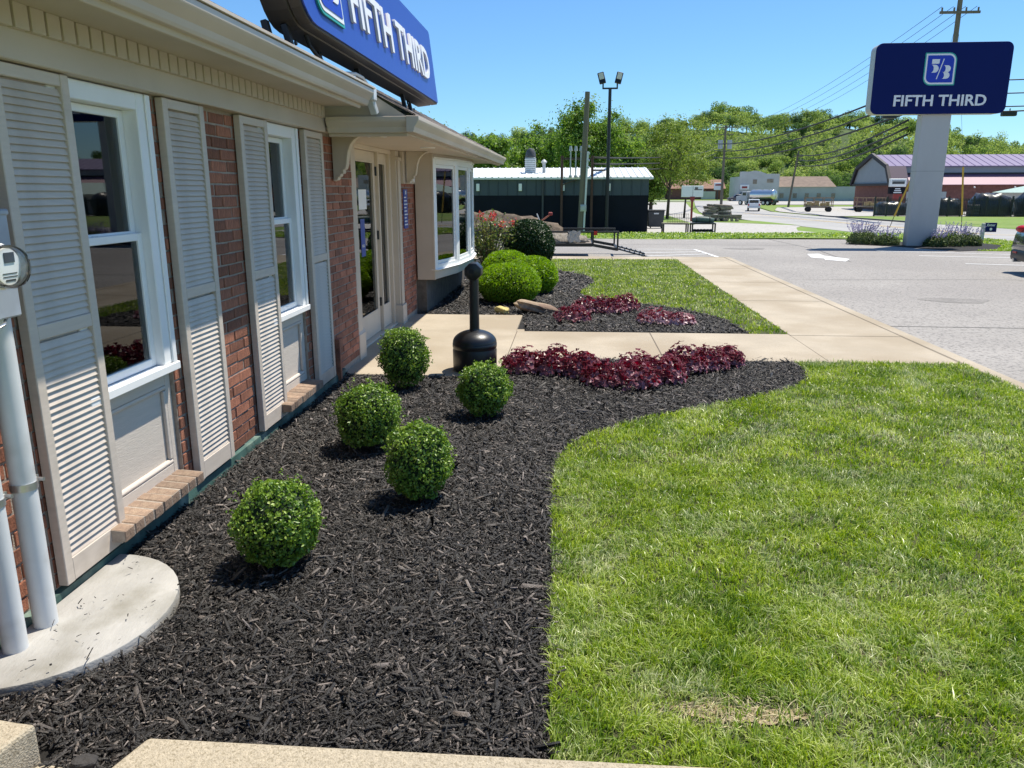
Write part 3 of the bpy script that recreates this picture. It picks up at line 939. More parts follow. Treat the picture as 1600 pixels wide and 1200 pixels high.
# brackets
for yb in (6.86, 9.93):
    P_ = [(-2.07, 2.117), (-1.80, 2.117), (-1.83, 2.105), (-1.875, 2.08), (-1.915, 2.035), (-1.94, 1.97), (-1.952, 1.90), (-1.958, 1.86), (-1.968, 1.835), (-1.99, 1.825), (-1.985, 1.80), (-2.01, 1.795), (-2.015, 1.775), (-2.035, 1.765), (-2.04, 1.745), (-2.07, 1.735)]
    b = MB()
    b.prism(P_, 'y', yb - .035, yb + .035)
    br = pt(b, 'bracket', 'taupe', bevel=.004)
    b = MB()
    e = [(p[0] + .003, p[1] - .002) for p in P_[1:]]
    for q in range(len(e) - 1):
        b.beam((e[q][0], yb, e[q][1]), (e[q + 1][0], yb, e[q + 1][1]), .085, .012, upv=(1, 0, .3))
    pt(b, 'bracket_edge', 'cream', br)

# shutters
slat_me = MB()
slat_me.add([(-.0075, -.172, .0150), (.0055, -.172, -.0135), (.0085, -.172, -.0125), (-.0045, -.172, .0160),
             (-.0075, .172, .0150), (.0055, .172, -.0135), (.0085, .172, -.0125), (-.0045, .172, .0160)],
            [(0, 3, 2, 1), (4, 5, 6, 7), (0, 1, 5, 4), (1, 2, 6, 5), (2, 3, 7, 6), (3, 0, 4, 7)])
slat_m = slat_me.mesh('slat', 'taupe_shutter')
for ys_ in (2.745, 3.93, 4.85, 6.03):
    b = MB()
    y0, y1 = ys_, ys_ + .445
    b.box(-2.076, -2.035, y0, y0 + .051, .078, 2.10)
    b.box(-2.076, -2.035, y1 - .051, y1, .078, 2.10)
    b.box(-2.072, -2.037, y0 + .0512, y1 - .0512, 2.052, 2.099)
    b.box(-2.072, -2.037, y0 + .0512, y1 - .0512, 1.090, 1.147)
    b.box(-2.072, -2.037, y0 + .0512, y1 - .0512, .079, .180)
    sh = pt(b, 'shutter', 'taupe_shutter', bevel=.003)
    b = MB()
    b.box(-2.0775, -2.074, y0 + .01, y1 - .01, .09, 2.09)
    pt(b, 'backing', 'taupe_shutter', sh)
    for z0, n in ((.180, 32), (1.147, 32)):
        for k in range(n):
            inst('slat', slat_m, Vector((-2.050, (y0 + y1) / 2, z0 + .0145 + k * .0279)) - ORG[bank.name], sh, rot=(random.uniform(-.002, .002), 0, 0))

# double hung windows with panel and brick ledge below
for wi, (y0, y1) in enumerate((W1, W2)):
    b = MB()   # casing
    b.box(-2.2, -2.062, y1 - .115, y1, .785, 2.10)
    b.box(-2.062, -2.052, y1 - .045, y1 - .002, .785, 2.098)
    b.box(-2.2, -2.062, y0, y0 + .115, .785, 2.10)
    b.box(-2.2, -2.062, y0 + .1152, y1 - .1152, 2.02, 2.099)
    b.box(-2.12, -2.045, y0 - .02, y1 + .012, .742, .784)
    win = pt(b, 'window', 'white', bevel=.004)
    b = MB()
    zz_ = np.linspace(.80, 2.09, 60)
    b.tube([(-2.07, y1 + .003 + random.uniform(-.0015, .0025), z_) for z_ in zz_], [random.uniform(.003, .0065) for _ in zz_], 6)
    pt(b, 'caulk_bead', 'white', win, smooth='all')
    a0, a1 = y0 + .1154, y1 - .1154
    for nm, z0, z1, x in (('sash', 1.42, 2.018, -2.135), ('sash', .787, 1.45, -2.105)):
        b = MB()
        b.box(x - .028, x, a0, a0 + .04, z0, z1)
        b.box(x - .028, x, a1 - .04, a1, z0, z1)
        b.box(x - .028, x, a0 + .0402, a1 - .0402, z1 - .036, z1)
        b.box(x - .028, x, a0 + .0402, a1 - .0402, z0, z0 + .04)
        pt(b, nm, 'white', win, bevel=.003)
        b = MB()
        b.box(x - .016, x - .011, a0 + .038, a1 - .038, z0 + .038, z1 - .034)
        pt(b, 'pane', 'glass', win)
    b = MB()
    b.box(-2.14, -2.128, a0 + .16, a0 + .20, 1.44, 1.452)
    pt(b, 'latch', 'steel', win)
    b = MB()
    z = .83
    while z < 1.98:
        b.add([(-2.215, a0 + .02, z), (-2.20, a0 + .02, z + .008), (-2.20, a1 - .09, z + .008), (-2.215, a1 - .09, z)], [(0, 1, 2, 3)])
        z += .022
    bo = pt(b, 'blind', 'blind', win)
    b = MB()
    for k in range(7):
        b.cyl((-2.20 + .008 * (k % 2), a1 - .08 + k * .013, .83), (-2.20 + .008 * (k % 2), a1 - .08 + k * .013, 2.0), .010, n=6)
    pt(b, 'curtain', 'curtain', win, smooth=True)
    b = MB()
    b.box(-2.42, -2.40, y0, y1, .1, 2.2)
    b.box(-2.40, -2.24, y0 - .01, y0, .1, 2.2)
    b.box(-2.40, -2.24, y1, y1 + .01, .1, 2.2)
    b.box(-2.40, -2.2, y0, y1, 2.1, 2.12)
    pt(b, 'room_back', 'room', win)
    b = MB()   # panel
    b.box(-2.2, -2.125, y0, y1, .10, .74)
    pan = pt(b, 'sill_panel', 'panelwood')
    b = MB()
    b.box(-2.124, -2.108, y0 + .002, y0 + .055, .17, .738)
    b.box(-2.124, -2.108, y1 - .055, y1 - .002, .17, .738)
    b.box(-2.124, -2.108, y0 + .0552, y1 - .0552, .665, .738)
    b.box(-2.124, -2.108, y0 + .0552, y1 - .0552, .17, .235)
    b.prism([(-2.124, .237), (-2.108, .237), (-2.104, .25), (-2.112, .262), (-2.124, .264)], 'y', y0 + .056, y1 - .056)
    b.prism([(-2.124, .663), (-2.108, .663), (-2.104, .65), (-2.112, .638), (-2.124, .636)], 'y', y0 + .056, y1 - .056)
    b.box(-2.124, -2.106, y1 - .083, y1 - .0562, .265, .635)
    b.box(-2.124, -2.106, y0 + .0562, y0 + .083, .265, .635)
    pt(b, 'panel_moulding', 'panelwood', pan, bevel=.003)
    b = MB()   # ledge of rowlock bricks
    b.prism([(-2.14, .122), (-1.974, .122), (-1.974, .171), (-2.14, .184)], 'y', y0 - .02, y1 - .005)
    b.box(-2.14, -2.07, y0 - .02, y1 - .005, -.05, .121)
    led = pt(b, 'brick_ledge', 'mortar')
    lb = MB().prism([(-.17, .120), (-.004, .120), (-.003, .174), (-.17, .187)], 'y', 0, .0745).mesh('brick', 'brick_pale', bevel=.004)
    nb = 9
    wd = (y1 - y0 + .015) / nb
    for k in range(nb):
        inst('brick', lb, Vector((-1.967 + random.uniform(-.003, .003), y0 - .02 + k * wd, random.uniform(-.003, .003))) - ORG[bank.name], led, rot=(0, 0, random.uniform(-.015, .015)))

# door alcove
b = MB()
b.box(-2.5, -2.105, 7.44, 7.66, .0, 2.117)
b.box(-2.104, -2.092, 7.47, 7.63, .27, 2.05)
b.box(-2.5, -2.078, 7.435, 7.672, .0, .26)
b.prism([(-2.15, .26), (-2.080, .26), (-2.101, .30), (-2.15, .30)], 'y', 7.437, 7.67)
pt(b, 'pilaster', 'taupe', bevel=.004)
b = MB()
b.box(-2.5, -2.14, 9.62, 9.80, .0, 2.117)
b.box(-2.139, -2.12, 9.65, 9.77, .25, 2.0)
b.box(-2.5, -2.105, 9.60, 9.82, .0, .25)
b.box(-2.15, -2.108, 9.615, 9.81, 2.0, 2.04)
pt(b, 'pilaster', 'taupe', bevel=.004)
b = MB()
b.box(-2.30, -2.20, 7.66, 9.62, 2.07, 2.117)
b.box(-2.30, -2.205, 9.55, 9.62, .02, 2.07)
b.box(-2.30, -2.205, 8.985, 9.02, .02, 2.07)
b.box(-2.30, -2.205, 7.975, 8.02, .02, 2.07)
b.box(-2.30, -2.18, 7.66, 9.62, .006, .03)
frm = pt(b, 'door_frame', 'cream', bevel=.003)
def glazed(y0, y1, name, sw_):
    b = MB()
    x0, x1 = -2.285, -2.245
    b.box(x0, x1, y0, y0 + sw_, .035, 2.066)
    b.box(x0, x1, y1 - sw_, y1, .035, 2.066)
    b.box(x0, x1, y0 + sw_ + .0002, y1 - sw_ - .0002, 1.96, 2.066)
    b.box(x0, x1, y0 + sw_ + .0002, y1 - sw_ - .0002, .035, .30)
    for (q0, q1, z0, z1) in ((y0 + sw_ - .005, y1 - sw_ + .005, 1.945, 1.963), (y0 + sw_ - .005, y1 - sw_ + .005, .297, .315)):
        b.box(x1, x1 + .008, q0, q1, z0, z1)
    for q in (y0 + sw_ - .012, y1 - sw_ - .006):
        b.box(x1 + .0005, x1 + .008, q, q + .018, .3155, 1.9445)
    d = pt(b, name, 'cream', bevel=.003)
    b = MB()
    b.box(-2.268, -2.262, y0 + sw_ - .002, y1 - sw_ + .002, .298, 1.962)
    pt(b, 'pane', 'glass', d)
    return d
dr = glazed(8.022, 8.983, 'door', .115)
sl = glazed(9.022, 9.545, 'sidelight', .10)
sl2 = glazed(7.665, 7.973, 'sidelight', .07)
for z in (.38, 1.15, 1.86):
    b = MB()
    b.cyl((-2.235, 8.985, z - .05), (-2.235, 8.985, z + .05), .012, n=8)
    b.box(-2.245, -2.238, 8.97, 9.0, z - .045, z + .045)
    pt(b, 'hinge', 'black', dr)
b = MB()
b.box(-2.49, -2.48, 7.66, 9.62, 0, 2.1)
pt(b, 'vestibule_back', 'room')
pbm = MB()
pbm.box(-2.2605, -2.2595, 8.33, 8.50, .95, 1.35)
pt(pbm, 'door_decal', 'poster', dr)
tm = text_mesh('PULL', .10, .03, .002)
inst('lettering', tm, Vector((-2.259, 8.365, 1.05)) - ORG[bank.name], dr, rot=(R(90), 0, R(90)))
pnl = MB()
pnl.box(-2.26, -2.2595, 8.30, 8.62, 1.45, 1.66)
pt(pnl, 'hours_notice', 'letter', dr)

# frieze over the wall between door and bay, house numbers, notice
b = MB()
b.box(-2.15, -2.09, 9.805, 10.55, 1.73, 2.117)
pt(b, 'upper_board', 'taupe', bevel=.003)
for k, ch in enumerate('200'):
    tm = text_mesh(ch, .125, .24, .015, .012)
    inst('house_number', tm, Vector((-2.088, 9.98 + k * .165, 1.745)) - ORG[bank.name], bank, rot=(R(90), 0, R(90)))
b = MB()
b.box(-2.118, -2.108, 9.86, 10.08, 1.18, 1.66)
no_ = pt(b, 'wall_notice', 'poster')
b = MB()
for k in range(9):
    b.box(-2.1078, -2.107, 9.88, 10.06 - .03 * (k % 3), 1.22 + k * .042, 1.235 + k * .042)
b.box(-2.1078, -2.107, 9.96, 10.01, 1.60, 1.645)
pt(b, 'notice_text', 'letter', no_)

# bow window
BP = [(-1.86, 10.55), (-1.675, 11.45), (-1.615, 12.4), (-1.675, 13.35), (-1.86, 14.25)]
b = MB()
b.box(-2.1, -1.88, 10.55, 10.59, .462, 2.117)
b.box(-2.1, -1.88, 14.21, 14.25, .462, 2.117)
b.prism([(-2.1, 10.56)] + [(p[0] - .02, p[1]) for p in BP] + [(-2.1, 14.24)], 'z', .462, .50)
for i in range(4):
    b.obox(BP[i], BP[i + 1], .466, .59, .03, .0)
    b.obox(BP[i], BP[i + 1], 2.06, 2.117, .03, .0)
b.box(-1.885, -1.853, 10.546, 10.60, .463, 2.117)
bay = pt(b, 'bow_window', 'taupe', bevel=.003)
for i in range(4):
    a, c = Vector((*BP[i], 0)), Vector((*BP[i + 1], 0))
    d = (c - a).normalized()
    q = lambda t: (a + d * t)[:2]
    Ls = (c - a).length
    b = MB()
    b.obox(q(.0), q(.10), .60, 2.055, .05, .012)
    b.obox(q(Ls - .07), q(Ls), .60, 2.055, .05, .012)
    b.obox(q(.1002), q(Ls - .0702), 1.985, 2.055, .05, .012)
    b.obox(q(.1002), q(Ls - .0702), .60, .665, .05, .012)
    b.obox(q(.10), q(.145), .667, 1.983, .035, -.005)
    b.obox(q(Ls - .115), q(Ls - .0702), .667, 1.983, .035, -.005)
    b.obox(q(.1452), q(Ls - .1152), 1.94, 1.983, .035, -.005)
    b.obox(q(.1452), q(Ls - .1152), .667, .71, .035, -.005)
    b.obox(q(-.01), q(Ls + .01), .592, .601, .05, .05)
    b.obox(q(0), q(Ls), 2.056, 2.08, .03, .03)
    fr_ = pt(b, 'window_frame', 'white', bay, bevel=.003)
    b = MB()
    b.obox(q(.14), q(Ls - .11), .705, 1.945, .022, -.017)
    pt(b, 'pane', 'glass', bay)
b = MB()
b.box(-2.42, -2.40, 10.6, 14.2, .4, 2.1)
b.box(-2.42, -1.95, 10.6, 14.2, .502, .51)
b.box(-2.42, -1.95, 10.6, 14.2, 2.10, 2.112)
pt(b, 'bay_interior', 'room', bay)
b = MB()
for k in range(30):
    b.cyl((-2.20 + .02 * (k % 2), 12.6 + k * .05, .52), (-2.20 + .02 * (k % 2), 12.6 + k * .05, 2.1), .03, n=6)
pt(b, 'curtain', 'curtain', bay, smooth=True)
b = MB()
b.box(-2.2, -1.99, 10.6, 14.4, -.1, .455)
pt(b, 'foundation', 'foundation')
sp = MB()
sp.box(-2.07, -2.03, 6.6, 6.64, .0, .30)
sp.box(-2.075, -2.02, 6.57, 6.67, .30, .38)
pt(sp, 'outdoor_outlet', 'brick')

# ------------------------------------------------------------------ roof sign
def rrect(w, h, tl, tr, br, bl, n=6):
    pts = []
    for cx, cy, r, a0 in ((w - tr, h - tr, tr, 0), (tl, h - tl, tl, 90), (bl, bl, bl, 180), (w - br, br, br, 270)):
        for k in range(n + 1):
            a = R(a0 + 90 * k / n)
            pts.append((cx + r * math.cos(a), cy + r * math.sin(a)))
    return pts
def logo(parent, s, o, tx):
    """5/3 badge in a square of side s; tx maps (u, v, depth) to the parent's local coordinates"""
    def pr(pts, d0, d1, name, m):
        b = MB()
        n = len(pts)
        vs_ = [tx(p[0], p[1], d0) for p in pts] + [tx(p[0], p[1], d1) for p in pts]
        b.add(vs_, [tuple(range(n)), tuple(range(2 * n - 1, n - 1, -1))] + [(i, (i + 1) % n, n + (i + 1) % n, n + i) for i in range(n)])
        return b
    def badge(ins):
        p = rrect(s - 2 * ins, s - 2 * ins, .012 * s, (.24 - ins / s * .8) * s, .012 * s, (.24 - ins / s * .8) * s)
        return [(x + ins + o[0], y + ins + o[1]) for x, y in p]
    pr(badge(0), .001, .014, 'b', 'teal').build('logo_border', 'teal', parent, local=True)
    lb_ = pr(badge(.035 * s), .0145, .018, 'b', 'letter').build('logo_rim', 'letter', parent, local=True)
    lf = pr(badge(.085 * s), .0185, .022, 'b', 'logoblue').build('logo_field', 'logoblue', parent, local=True)
    def bump(x0, x1, y0, y1):
        m_ = (y0 + y1) / 2
        r = (y1 - y0) / 2
        c = x1 - r
        p = [(x0, y1)] + [(c + r * math.sin(t), m_ + r * math.cos(t)) for t in np.linspace(0, math.pi, 9)] + [(x0, y0)]
        p += [(x0 + .75 * r * math.sin(t) * .9, m_ - r * math.cos(t)) for t in np.linspace(0, math.pi, 9)[1:-1]]
        return p
    G = MB()
    for pts in ([(.22, .66), (.45, .66), (.46, .80), (.225, .80)], bump(.215, .45, .39, .63), [(.40, .19), (.43, .19), (.605, .81), (.575, .81)], bump(.60, .83, .40, .61), bump(.575, .815, .20, .405)):
        q = [(x * s + o[0], y * s + o[1]) for x, y in pts]
        b = pr(q, .0225, .028, 'g', 'letter')
        G.add(b.v, b.f)
    G.build('logo_numerals', 'letter', parent, local=True)

rs = thing('roof_sign', (-1.5, 4.53, 2.57), 'long blue cabinet sign reading FIFTH THIRD mounted above the gutter', 'sign')
rs.rotation_euler = (0, R(-6.6), 0)
SW_, SH_ = 4.47, .76
prof = rrect(SW_, SH_, .08, .05, .012, .26)
b = MB()
b.prism(prof, 'x', -.235, -.085)
b.build('cabinet', 'bronze', rs, local=True, bevel=.008)
b = MB()
b.prism(prof, 'x', -.083, -.012)
b.build('cabinet', 'bronze', rs, local=True, bevel=.006)
b = MB()
b.prism([(x * (SW_ - .03) / SW_ + .015, y * (SH_ - .03) / SH_ + .015) for x, y in prof], 'x', -.011, 0)
b.build('sign_face', 'signblue', rs, local=True)
logo(rs, .56, (.29, .10), lambda u, v, d: (d, u, v))
tm = text_mesh('FIFTH THIRD', 2.98, .30, .02, .015)
inst('lettering', tm, (.001, 1.08, .19), rs, rot=(R(90), 0, R(90)))
for yb, dx in ((.02, -.20), (.17, -.14), (.93, -.2), (1.72, -.15), (3.34, -.15), (3.9, -.2)):
    b = MB()
    zr = .52 * (-.1 - dx) - .16 + (.0)
    b.beam((dx, yb, -.16), (dx - .02, yb, .02), .05, .035)
    b.beam((dx, yb, -.16), (dx - .10, yb + .02, -.10), .06, .012)
    b.cyl((dx + .02, yb, -.085), (dx + .035, yb, -.085), .014, n=8)
    b.box(dx - .07, dx + .06, yb - .04, yb + .04, -.175, -.155)
    b.build('mounting_bracket', 'black', rs, local=True, bevel=.003)
b = MB()
b.tube([(-.12, .40, .01), (-.11, .42, -.06), (-.10, .50, -.10), (-.10, .62, -.125), (-.10, .75, -.14)], .012, 8)
b.build('power_cable', 'wire', rs, local=True, smooth=True)

# ------------------------------------------------------------------ meter and conduits
em = thing('electric_meter', (-2.0, 2.3, 1.23), 'grey electric meter box with round glass meter and two conduits on the brick wall', 'electric meter')
b = MB()
b.box(-2.06, -1.90, 2.0, 2.545, 1.23, 1.585)
b.box(-2.06, -1.895, 1.995, 2.55, 1.57, 1.592)
b.build('meter_box', 'meterbox', em, bevel=.006)
b = MB()
def xl(prof, cy, cz, n=24):
    m_ = MB().lathe([(r, x) for r, x in prof], 0, 0, n)
    return [(v[2], cy + v[0], cz + v[1]) for v in m_.v], m_.f
b.add(*xl([(.085, -1.90), (.085, -1.86), (.074, -1.855), (.074, -1.80), (.070, -1.795)], 2.345, 1.418))
b.build('meter_ring', 'white', em, smooth=True)
b = MB()
b.add(*xl([(.058, -1.794), (.058, -1.775)], 2.345, 1.418))
b.build('meter_dial', 'letter', em)
b = MB()
b.box(-1.774, -1.772, 2.33, 2.375, 1.43, 1.462)
b.box(-1.774, -1.7735, 2.315, 2.38, 1.385, 1.388)
b.box(-1.774, -1.7735, 2.315, 2.38, 1.395, 1.398)
b.box(-1.774, -1.7735, 2.325, 2.37, 1.372, 1.378)
b.build('meter_display', 'darkgrey', em)
b = MB()
b.add(*xl([(.069, -1.7945), (.068, -1.76), (.060, -1.742), (.040, -1.734), (.001, -1.731)], 2.345, 1.418))
b.build('glass_dome', glassmat('dome_glass', (0.93, 0.95, 0.94), 1.45), em, smooth='all')
for yc, r in ((2.545, .043), (2.375, .042)):
    b = MB()
    b.cyl((-2.0, yc, .0), (-2.0, yc, 1.232), r, n=20)
    cd = b.build('conduit', 'conduit', em, smooth=True)
    b = MB()
    b.cyl((-2.0, yc, .585), (-2.0, yc, .612), r + .004, n=20)
    b.box(-2.012, -1.995, yc + r, yc + r + .035, .585, .612)
    b.cyl((-2.0, yc + r + .02, .60), (-1.965, yc + r + .02, .60), .008, n=8)
    b.build('pipe_strap', 'steel', cd, smooth=True)
b = MB()
b.tube([(-1.93, 2.50, 1.225), (-1.90, 2.45, 1.215), (-1.91, 2.41, 1.20), (-1.93, 2.40, 1.17)], .006, 6)
b.build('seal_wire', 'steel', em)
spl = MB()
arc = [(-2.055, 2.08), (-2.055, 3.14)] + [(-2.04 + .46 * math.cos(t), 2.63 + .51 * math.sin(t)) for t in np.linspace(math.pi / 2, -math.pi / 2, 22)]
spl.prism(arc, 'z', -.05, .030)
tag(spl.build('splash_pad', 'splash', bevel=.012, seg=2, smooth=True), 'half round grey concrete pad lying in mulch under the meter conduits', 'concrete pad')

# ------------------------------------------------------------------ shrubs
def shell_points(n, c, r, rng, thick=.14, lump=.06, ex=2.0, zmin=-1.0):
    P = rng.normal(size=(n * 2, 3))
    P /= np.linalg.norm(P, axis=1, keepdims=True)
    P = P[P[:, 2] > zmin][:n]
    # superellipsoid look: push towards box-ish outline
    k = (np.abs(P) ** ex).sum(1) ** (-1 / ex)
    ph = rng.uniform(0, 6, 6)
    lm_ = 1 + lump * (np.sin(P[:, 0] * 5 + ph[0]) * np.sin(P[:, 1] * 6 + ph[1]) + np.sin(P[:, 2] * 7 + ph[2]) * .6 + .5 * np.sin(P[:, 0] * 13 + ph[3]) * np.sin(P[:, 2] * 11 + ph[4]))
    d = 1 - thick * rng.random(len(P)) ** 1.5
    Q = P * (k * lm_ * d)[:, None]
    return np.array(c) + Q * np.array(r), P
def shrub(name, label, cat, c, r, n, L, W, m, group, seed, ex=2.3, lump=.08, spread=.95, zmin=-.93, thick=.22, sprig=False, core='boxcore', stem=True):
    rng = np.random.default_rng(seed)
    t = thing(name, (c[0], c[1], 0), label, cat, group)
    P, N = shell_points(n, c, r, rng, thick, lump, ex, zmin)
    N2 = N + rng.normal(scale=spread, size=N.shape)
    T = None
    if sprig:
        T = N + rng.normal(scale=.55, size=N.shape) + np.array([0, 0, .35])
        N2 = rng.normal(size=N.shape)
    V, Tt = quads_leaf(P, N2, L * rng.uniform(.7, 1.25, len(P)), W * rng.uniform(.7, 1.25, len(P)), rng, T=T)
    V[:, 2] = np.maximum(V[:, 2], .01)
    fo = npobj('foliage', V, Tt, m, t)
    fo['kind'] = 'stuff'
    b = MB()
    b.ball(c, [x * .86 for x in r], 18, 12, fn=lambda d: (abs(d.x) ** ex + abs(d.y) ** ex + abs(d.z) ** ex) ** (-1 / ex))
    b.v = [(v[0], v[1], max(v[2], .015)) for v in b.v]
    b.build('dark_core', core, t, smooth='all')  # solid core blocks see-through; its dark colour stands in for inner shade
    if not sprig:
        # stray shoots standing proud of the clipped outline
        ns = 80
        P3, N3 = shell_points(ns, c, [x * 1.03 for x in r], rng, .02, lump, ex, -.2)
        P4 = np.repeat(P3, 4, 0) + np.repeat(N3, 4, 0) * np.tile(np.linspace(0, .02, 4), len(P3))[:, None] + rng.normal(scale=.006, size=(len(P3) * 4, 3))
        V, Tt = quads_leaf(P4, np.repeat(N3, 4, 0) + rng.normal(scale=.9, size=P4.shape), L * .9, W * .9, rng)
        so3 = npobj('stray_shoots', V, Tt, m, t)
        so3['kind'] = 'stuff'
    if stem:
        b = MB()
        for k in range(4):
            a = k * 1.6 + seed
            b.cyl((c[0] + .02 * math.cos(a), c[1] + .02 * math.sin(a), -.02), (c[0] + .07 * math.cos(a), c[1] + .07 * math.sin(a), c[2]), .011, .007, n=6)
        b.build('stem', 'stem', t)
    return t
BG = 'round clipped boxwoods in the front mulch bed'
shrub('boxwood', 'nearest round boxwood, bright green, by the concrete pad under the meter', 'shrub', (-1.30, 3.15, .205), (.184, .184, .182), 6600, .020, .0125, 'box', BG, 1)
shrub('boxwood', 'round boxwood with taller egg shape, closest to the straight lawn edge', 'shrub', (-.81, 3.95, .222), (.172, .172, .204), 6400, .020, .0125, 'box', BG, 2)
shrub('boxwood', 'round boxwood between the egg shaped boxwood and the second window ledge', 'shrub', (-1.31, 4.80, .222), (.205, .20, .205), 6800, .021, .013, 'box', BG, 3)
shrub('boxwood', 'small round boxwood directly in front of the black ash receptacle', 'shrub', (-.635, 5.60, .205), (.190, .188, .188), 6000, .022, .014, 'box', BG, 4)
shrub('boxwood', 'dark round boxwood at the corner of the entry pad, nearest the door', 'shrub', (-1.413, 6.40, .268), (.205, .203, .235), 6200, .022, .014, 'box', BG, 5)
MG = 'low clipped mounds beyond the entry walk'
shrub('clipped_mound', 'broad low clipped mound in front, nearest the ash receptacle and yellow stone', 'shrub', (-.94, 11.8, .265), (.475, .50, .315), 16000, .042, .015, 'mound', MG, 6, 2.2, .03, zmin=-.75, sprig=True)
shrub('clipped_mound', 'clipped mound on the right, half behind the front mound, by dark mulch', 'shrub', (-.66, 12.95, .27), (.44, .5, .315), 14000, .045, .017, 'mound', MG, 7, 2.2, .03, zmin=-.75, sprig=True)
shrub('clipped_mound', 'hindmost clipped mound, rising between the front mounds and the bow window', 'shrub', (-1.12, 13.55, .29), (.45, .5, .345), 14000, .045, .017, 'mound', MG, 8, 2.2, .03, zmin=-.75, sprig=True)
shrub('dark_bush', 'tall dark green rounded bush behind the clipped mounds', 'shrub', (-.87, 16.0, .54), (.51, .51, .53), 17000, .045, .024, 'darkbush', None, 9, 2.3, .035, zmin=-.9)

# flowering shrub beside the building corner
rng = np.random.default_rng(21)
t = thing('flowering_shrub', (-1.62, 15.4, 0), 'open leggy shrub with yellowish leaves and red blooms beside the building corner', 'shrub')
sb = MB()
Pl, Nl, Pf = [], [], []
for k in range(26):
    a = rng.uniform(0, 6.28)
    rr = rng.uniform(.05, .55)
    h = rng.uniform(.75, 1.32) * (1 - .12 * rr)
    tip = (-1.62 + rr * math.cos(a), 15.4 + rr * math.sin(a), h)
    mid = (-1.62 + rr * .45 * math.cos(a), 15.4 + rr * .45 * math.sin(a), h * .5)
    sb.tube([(-1.62 + .06 * math.cos(a), 15.4 + .06 * math.sin(a), -.02), mid, tip], [.012, .009, .005], 5)
    for q in range(52):
        f = rng.uniform(.25, 1.03)
        base = np.array([np.interp(f, [0, .5, 1.03], [-1.62, mid[0], tip[0]]), np.interp(f, [0, .5, 1.03], [15.4, mid[1], tip[1]]), h * f])
        Pl.append(base + rng.normal(scale=.065, size=3))
        Nl.append(rng.normal(size=3) + [0, 0, .8])
    if h > .95 and k % 2 == 0:
        for q in range(16):
            Pf.append(np.array(tip) + rng.normal(scale=.04, size=3))
sb.build('branches', 'stem', t)
Pl, Nl = np.array(Pl), np.array(Nl)
Pl[:, 2] = np.maximum(Pl[:, 2], .08)
V, T = quads_leaf(Pl, Nl, .075, .034, rng)
npobj('foliage', V, T, 'rose', t)['kind'] = 'stuff'
Pf = np.array(Pf)
V, T = quads_leaf(Pf, rng.normal(size=Pf.shape) + [0, -.5, .5], .05, .035, rng)
npobj('blooms', V, T, 'roseflower', t)['kind'] = 'stuff'

# burgundy plants with separate leaves
def heuch_leaf(seed):
    rng = np.random.default_rng(seed)
    n = 9
    vs_ = [(0, 0, 0), (0, 0, 0)]
    ring = []
    for k in range(n):
        a = -2.6 + 5.2 * k / (n - 1)
        r = (.036 + .010 * (k % 2)) * rng.uniform(.85, 1.15)
        ring.append((r * math.sin(a), .018 + r * math.cos(a), .010 * (1 if k % 2 else -1) * rng.uniform(.5, 1.3)))
    b = MB()
    b.add([(0, .004, .006)] + ring, [(0, k + 1, k + 2) for k in range(n - 1)])
    b.beam((0, .004, .004), (0, -.05, -.035), .004, .004)
    return b
HL = {}
for key in ('heuch', 'heuch2'):
    HL[key] = []
    for s_ in range(4):
        me = heuch_leaf(s_ + 3).mesh('leaf', key)
        HL[key].append(me)
def heuchera(x, y, r, h, label, group, seed, m='heuch', nl=72):
    rng = np.random.default_rng(seed)
    t = thing('burgundy_plant', (x, y, 0), label, 'plant', group)
    for k in range(nl):
        a = rng.uniform(0, 6.28)
        f = math.sqrt(rng.uniform(0, 1))
        px, py = r * f * math.cos(a), r * f * math.sin(a)
        pz = h * (1 - .65 * f * f) * rng.uniform(.75, 1.1) + .03
        tilt = .25 + 1.0 * f + rng.normal() * .25
        o = inst('leaf', HL[m][int(rng.integers(4))], (px, py, pz), t, scale=[rng.uniform(.36, .74)] * 3)
        o.rotation_mode = 'XYZ'
        o.rotation_euler = (Matrix.Rotation(a - math.pi / 2 + rng.normal() * .4, 3, 'Z') @ Matrix.Rotation(-tilt, 3, 'X')).to_euler()
    n = 330
    a = rng.uniform(0, 6.28, n)
    f = np.sqrt(rng.uniform(.1, 1, n))
    P = np.stack([r * f * np.cos(a), r * f * np.sin(a), np.maximum(h * (1 - .7 * f * f) * rng.uniform(.25, 1.0, n), .02)], 1)
    N = np.stack([np.cos(a), np.sin(a), np.full(n, .7)], 1) + rng.normal(scale=.5, size=(n, 3))
    V, T = quads_leaf(P, N, .05, .04, rng, fold=.3)
    npobj('foliage', V, T, m, t, local=True)['kind'] = 'stuff'
    b = MB()
    for k in range(5):
        b.cyl((0, 0, -.02), (r * .6 * math.cos(k * 1.3), r * .6 * math.sin(k * 1.3), h * .5), .005, .003, n=5)
    b.build('stem', 'stem', t, local=True)
HG = 'burgundy foliage plants along the entry walk'
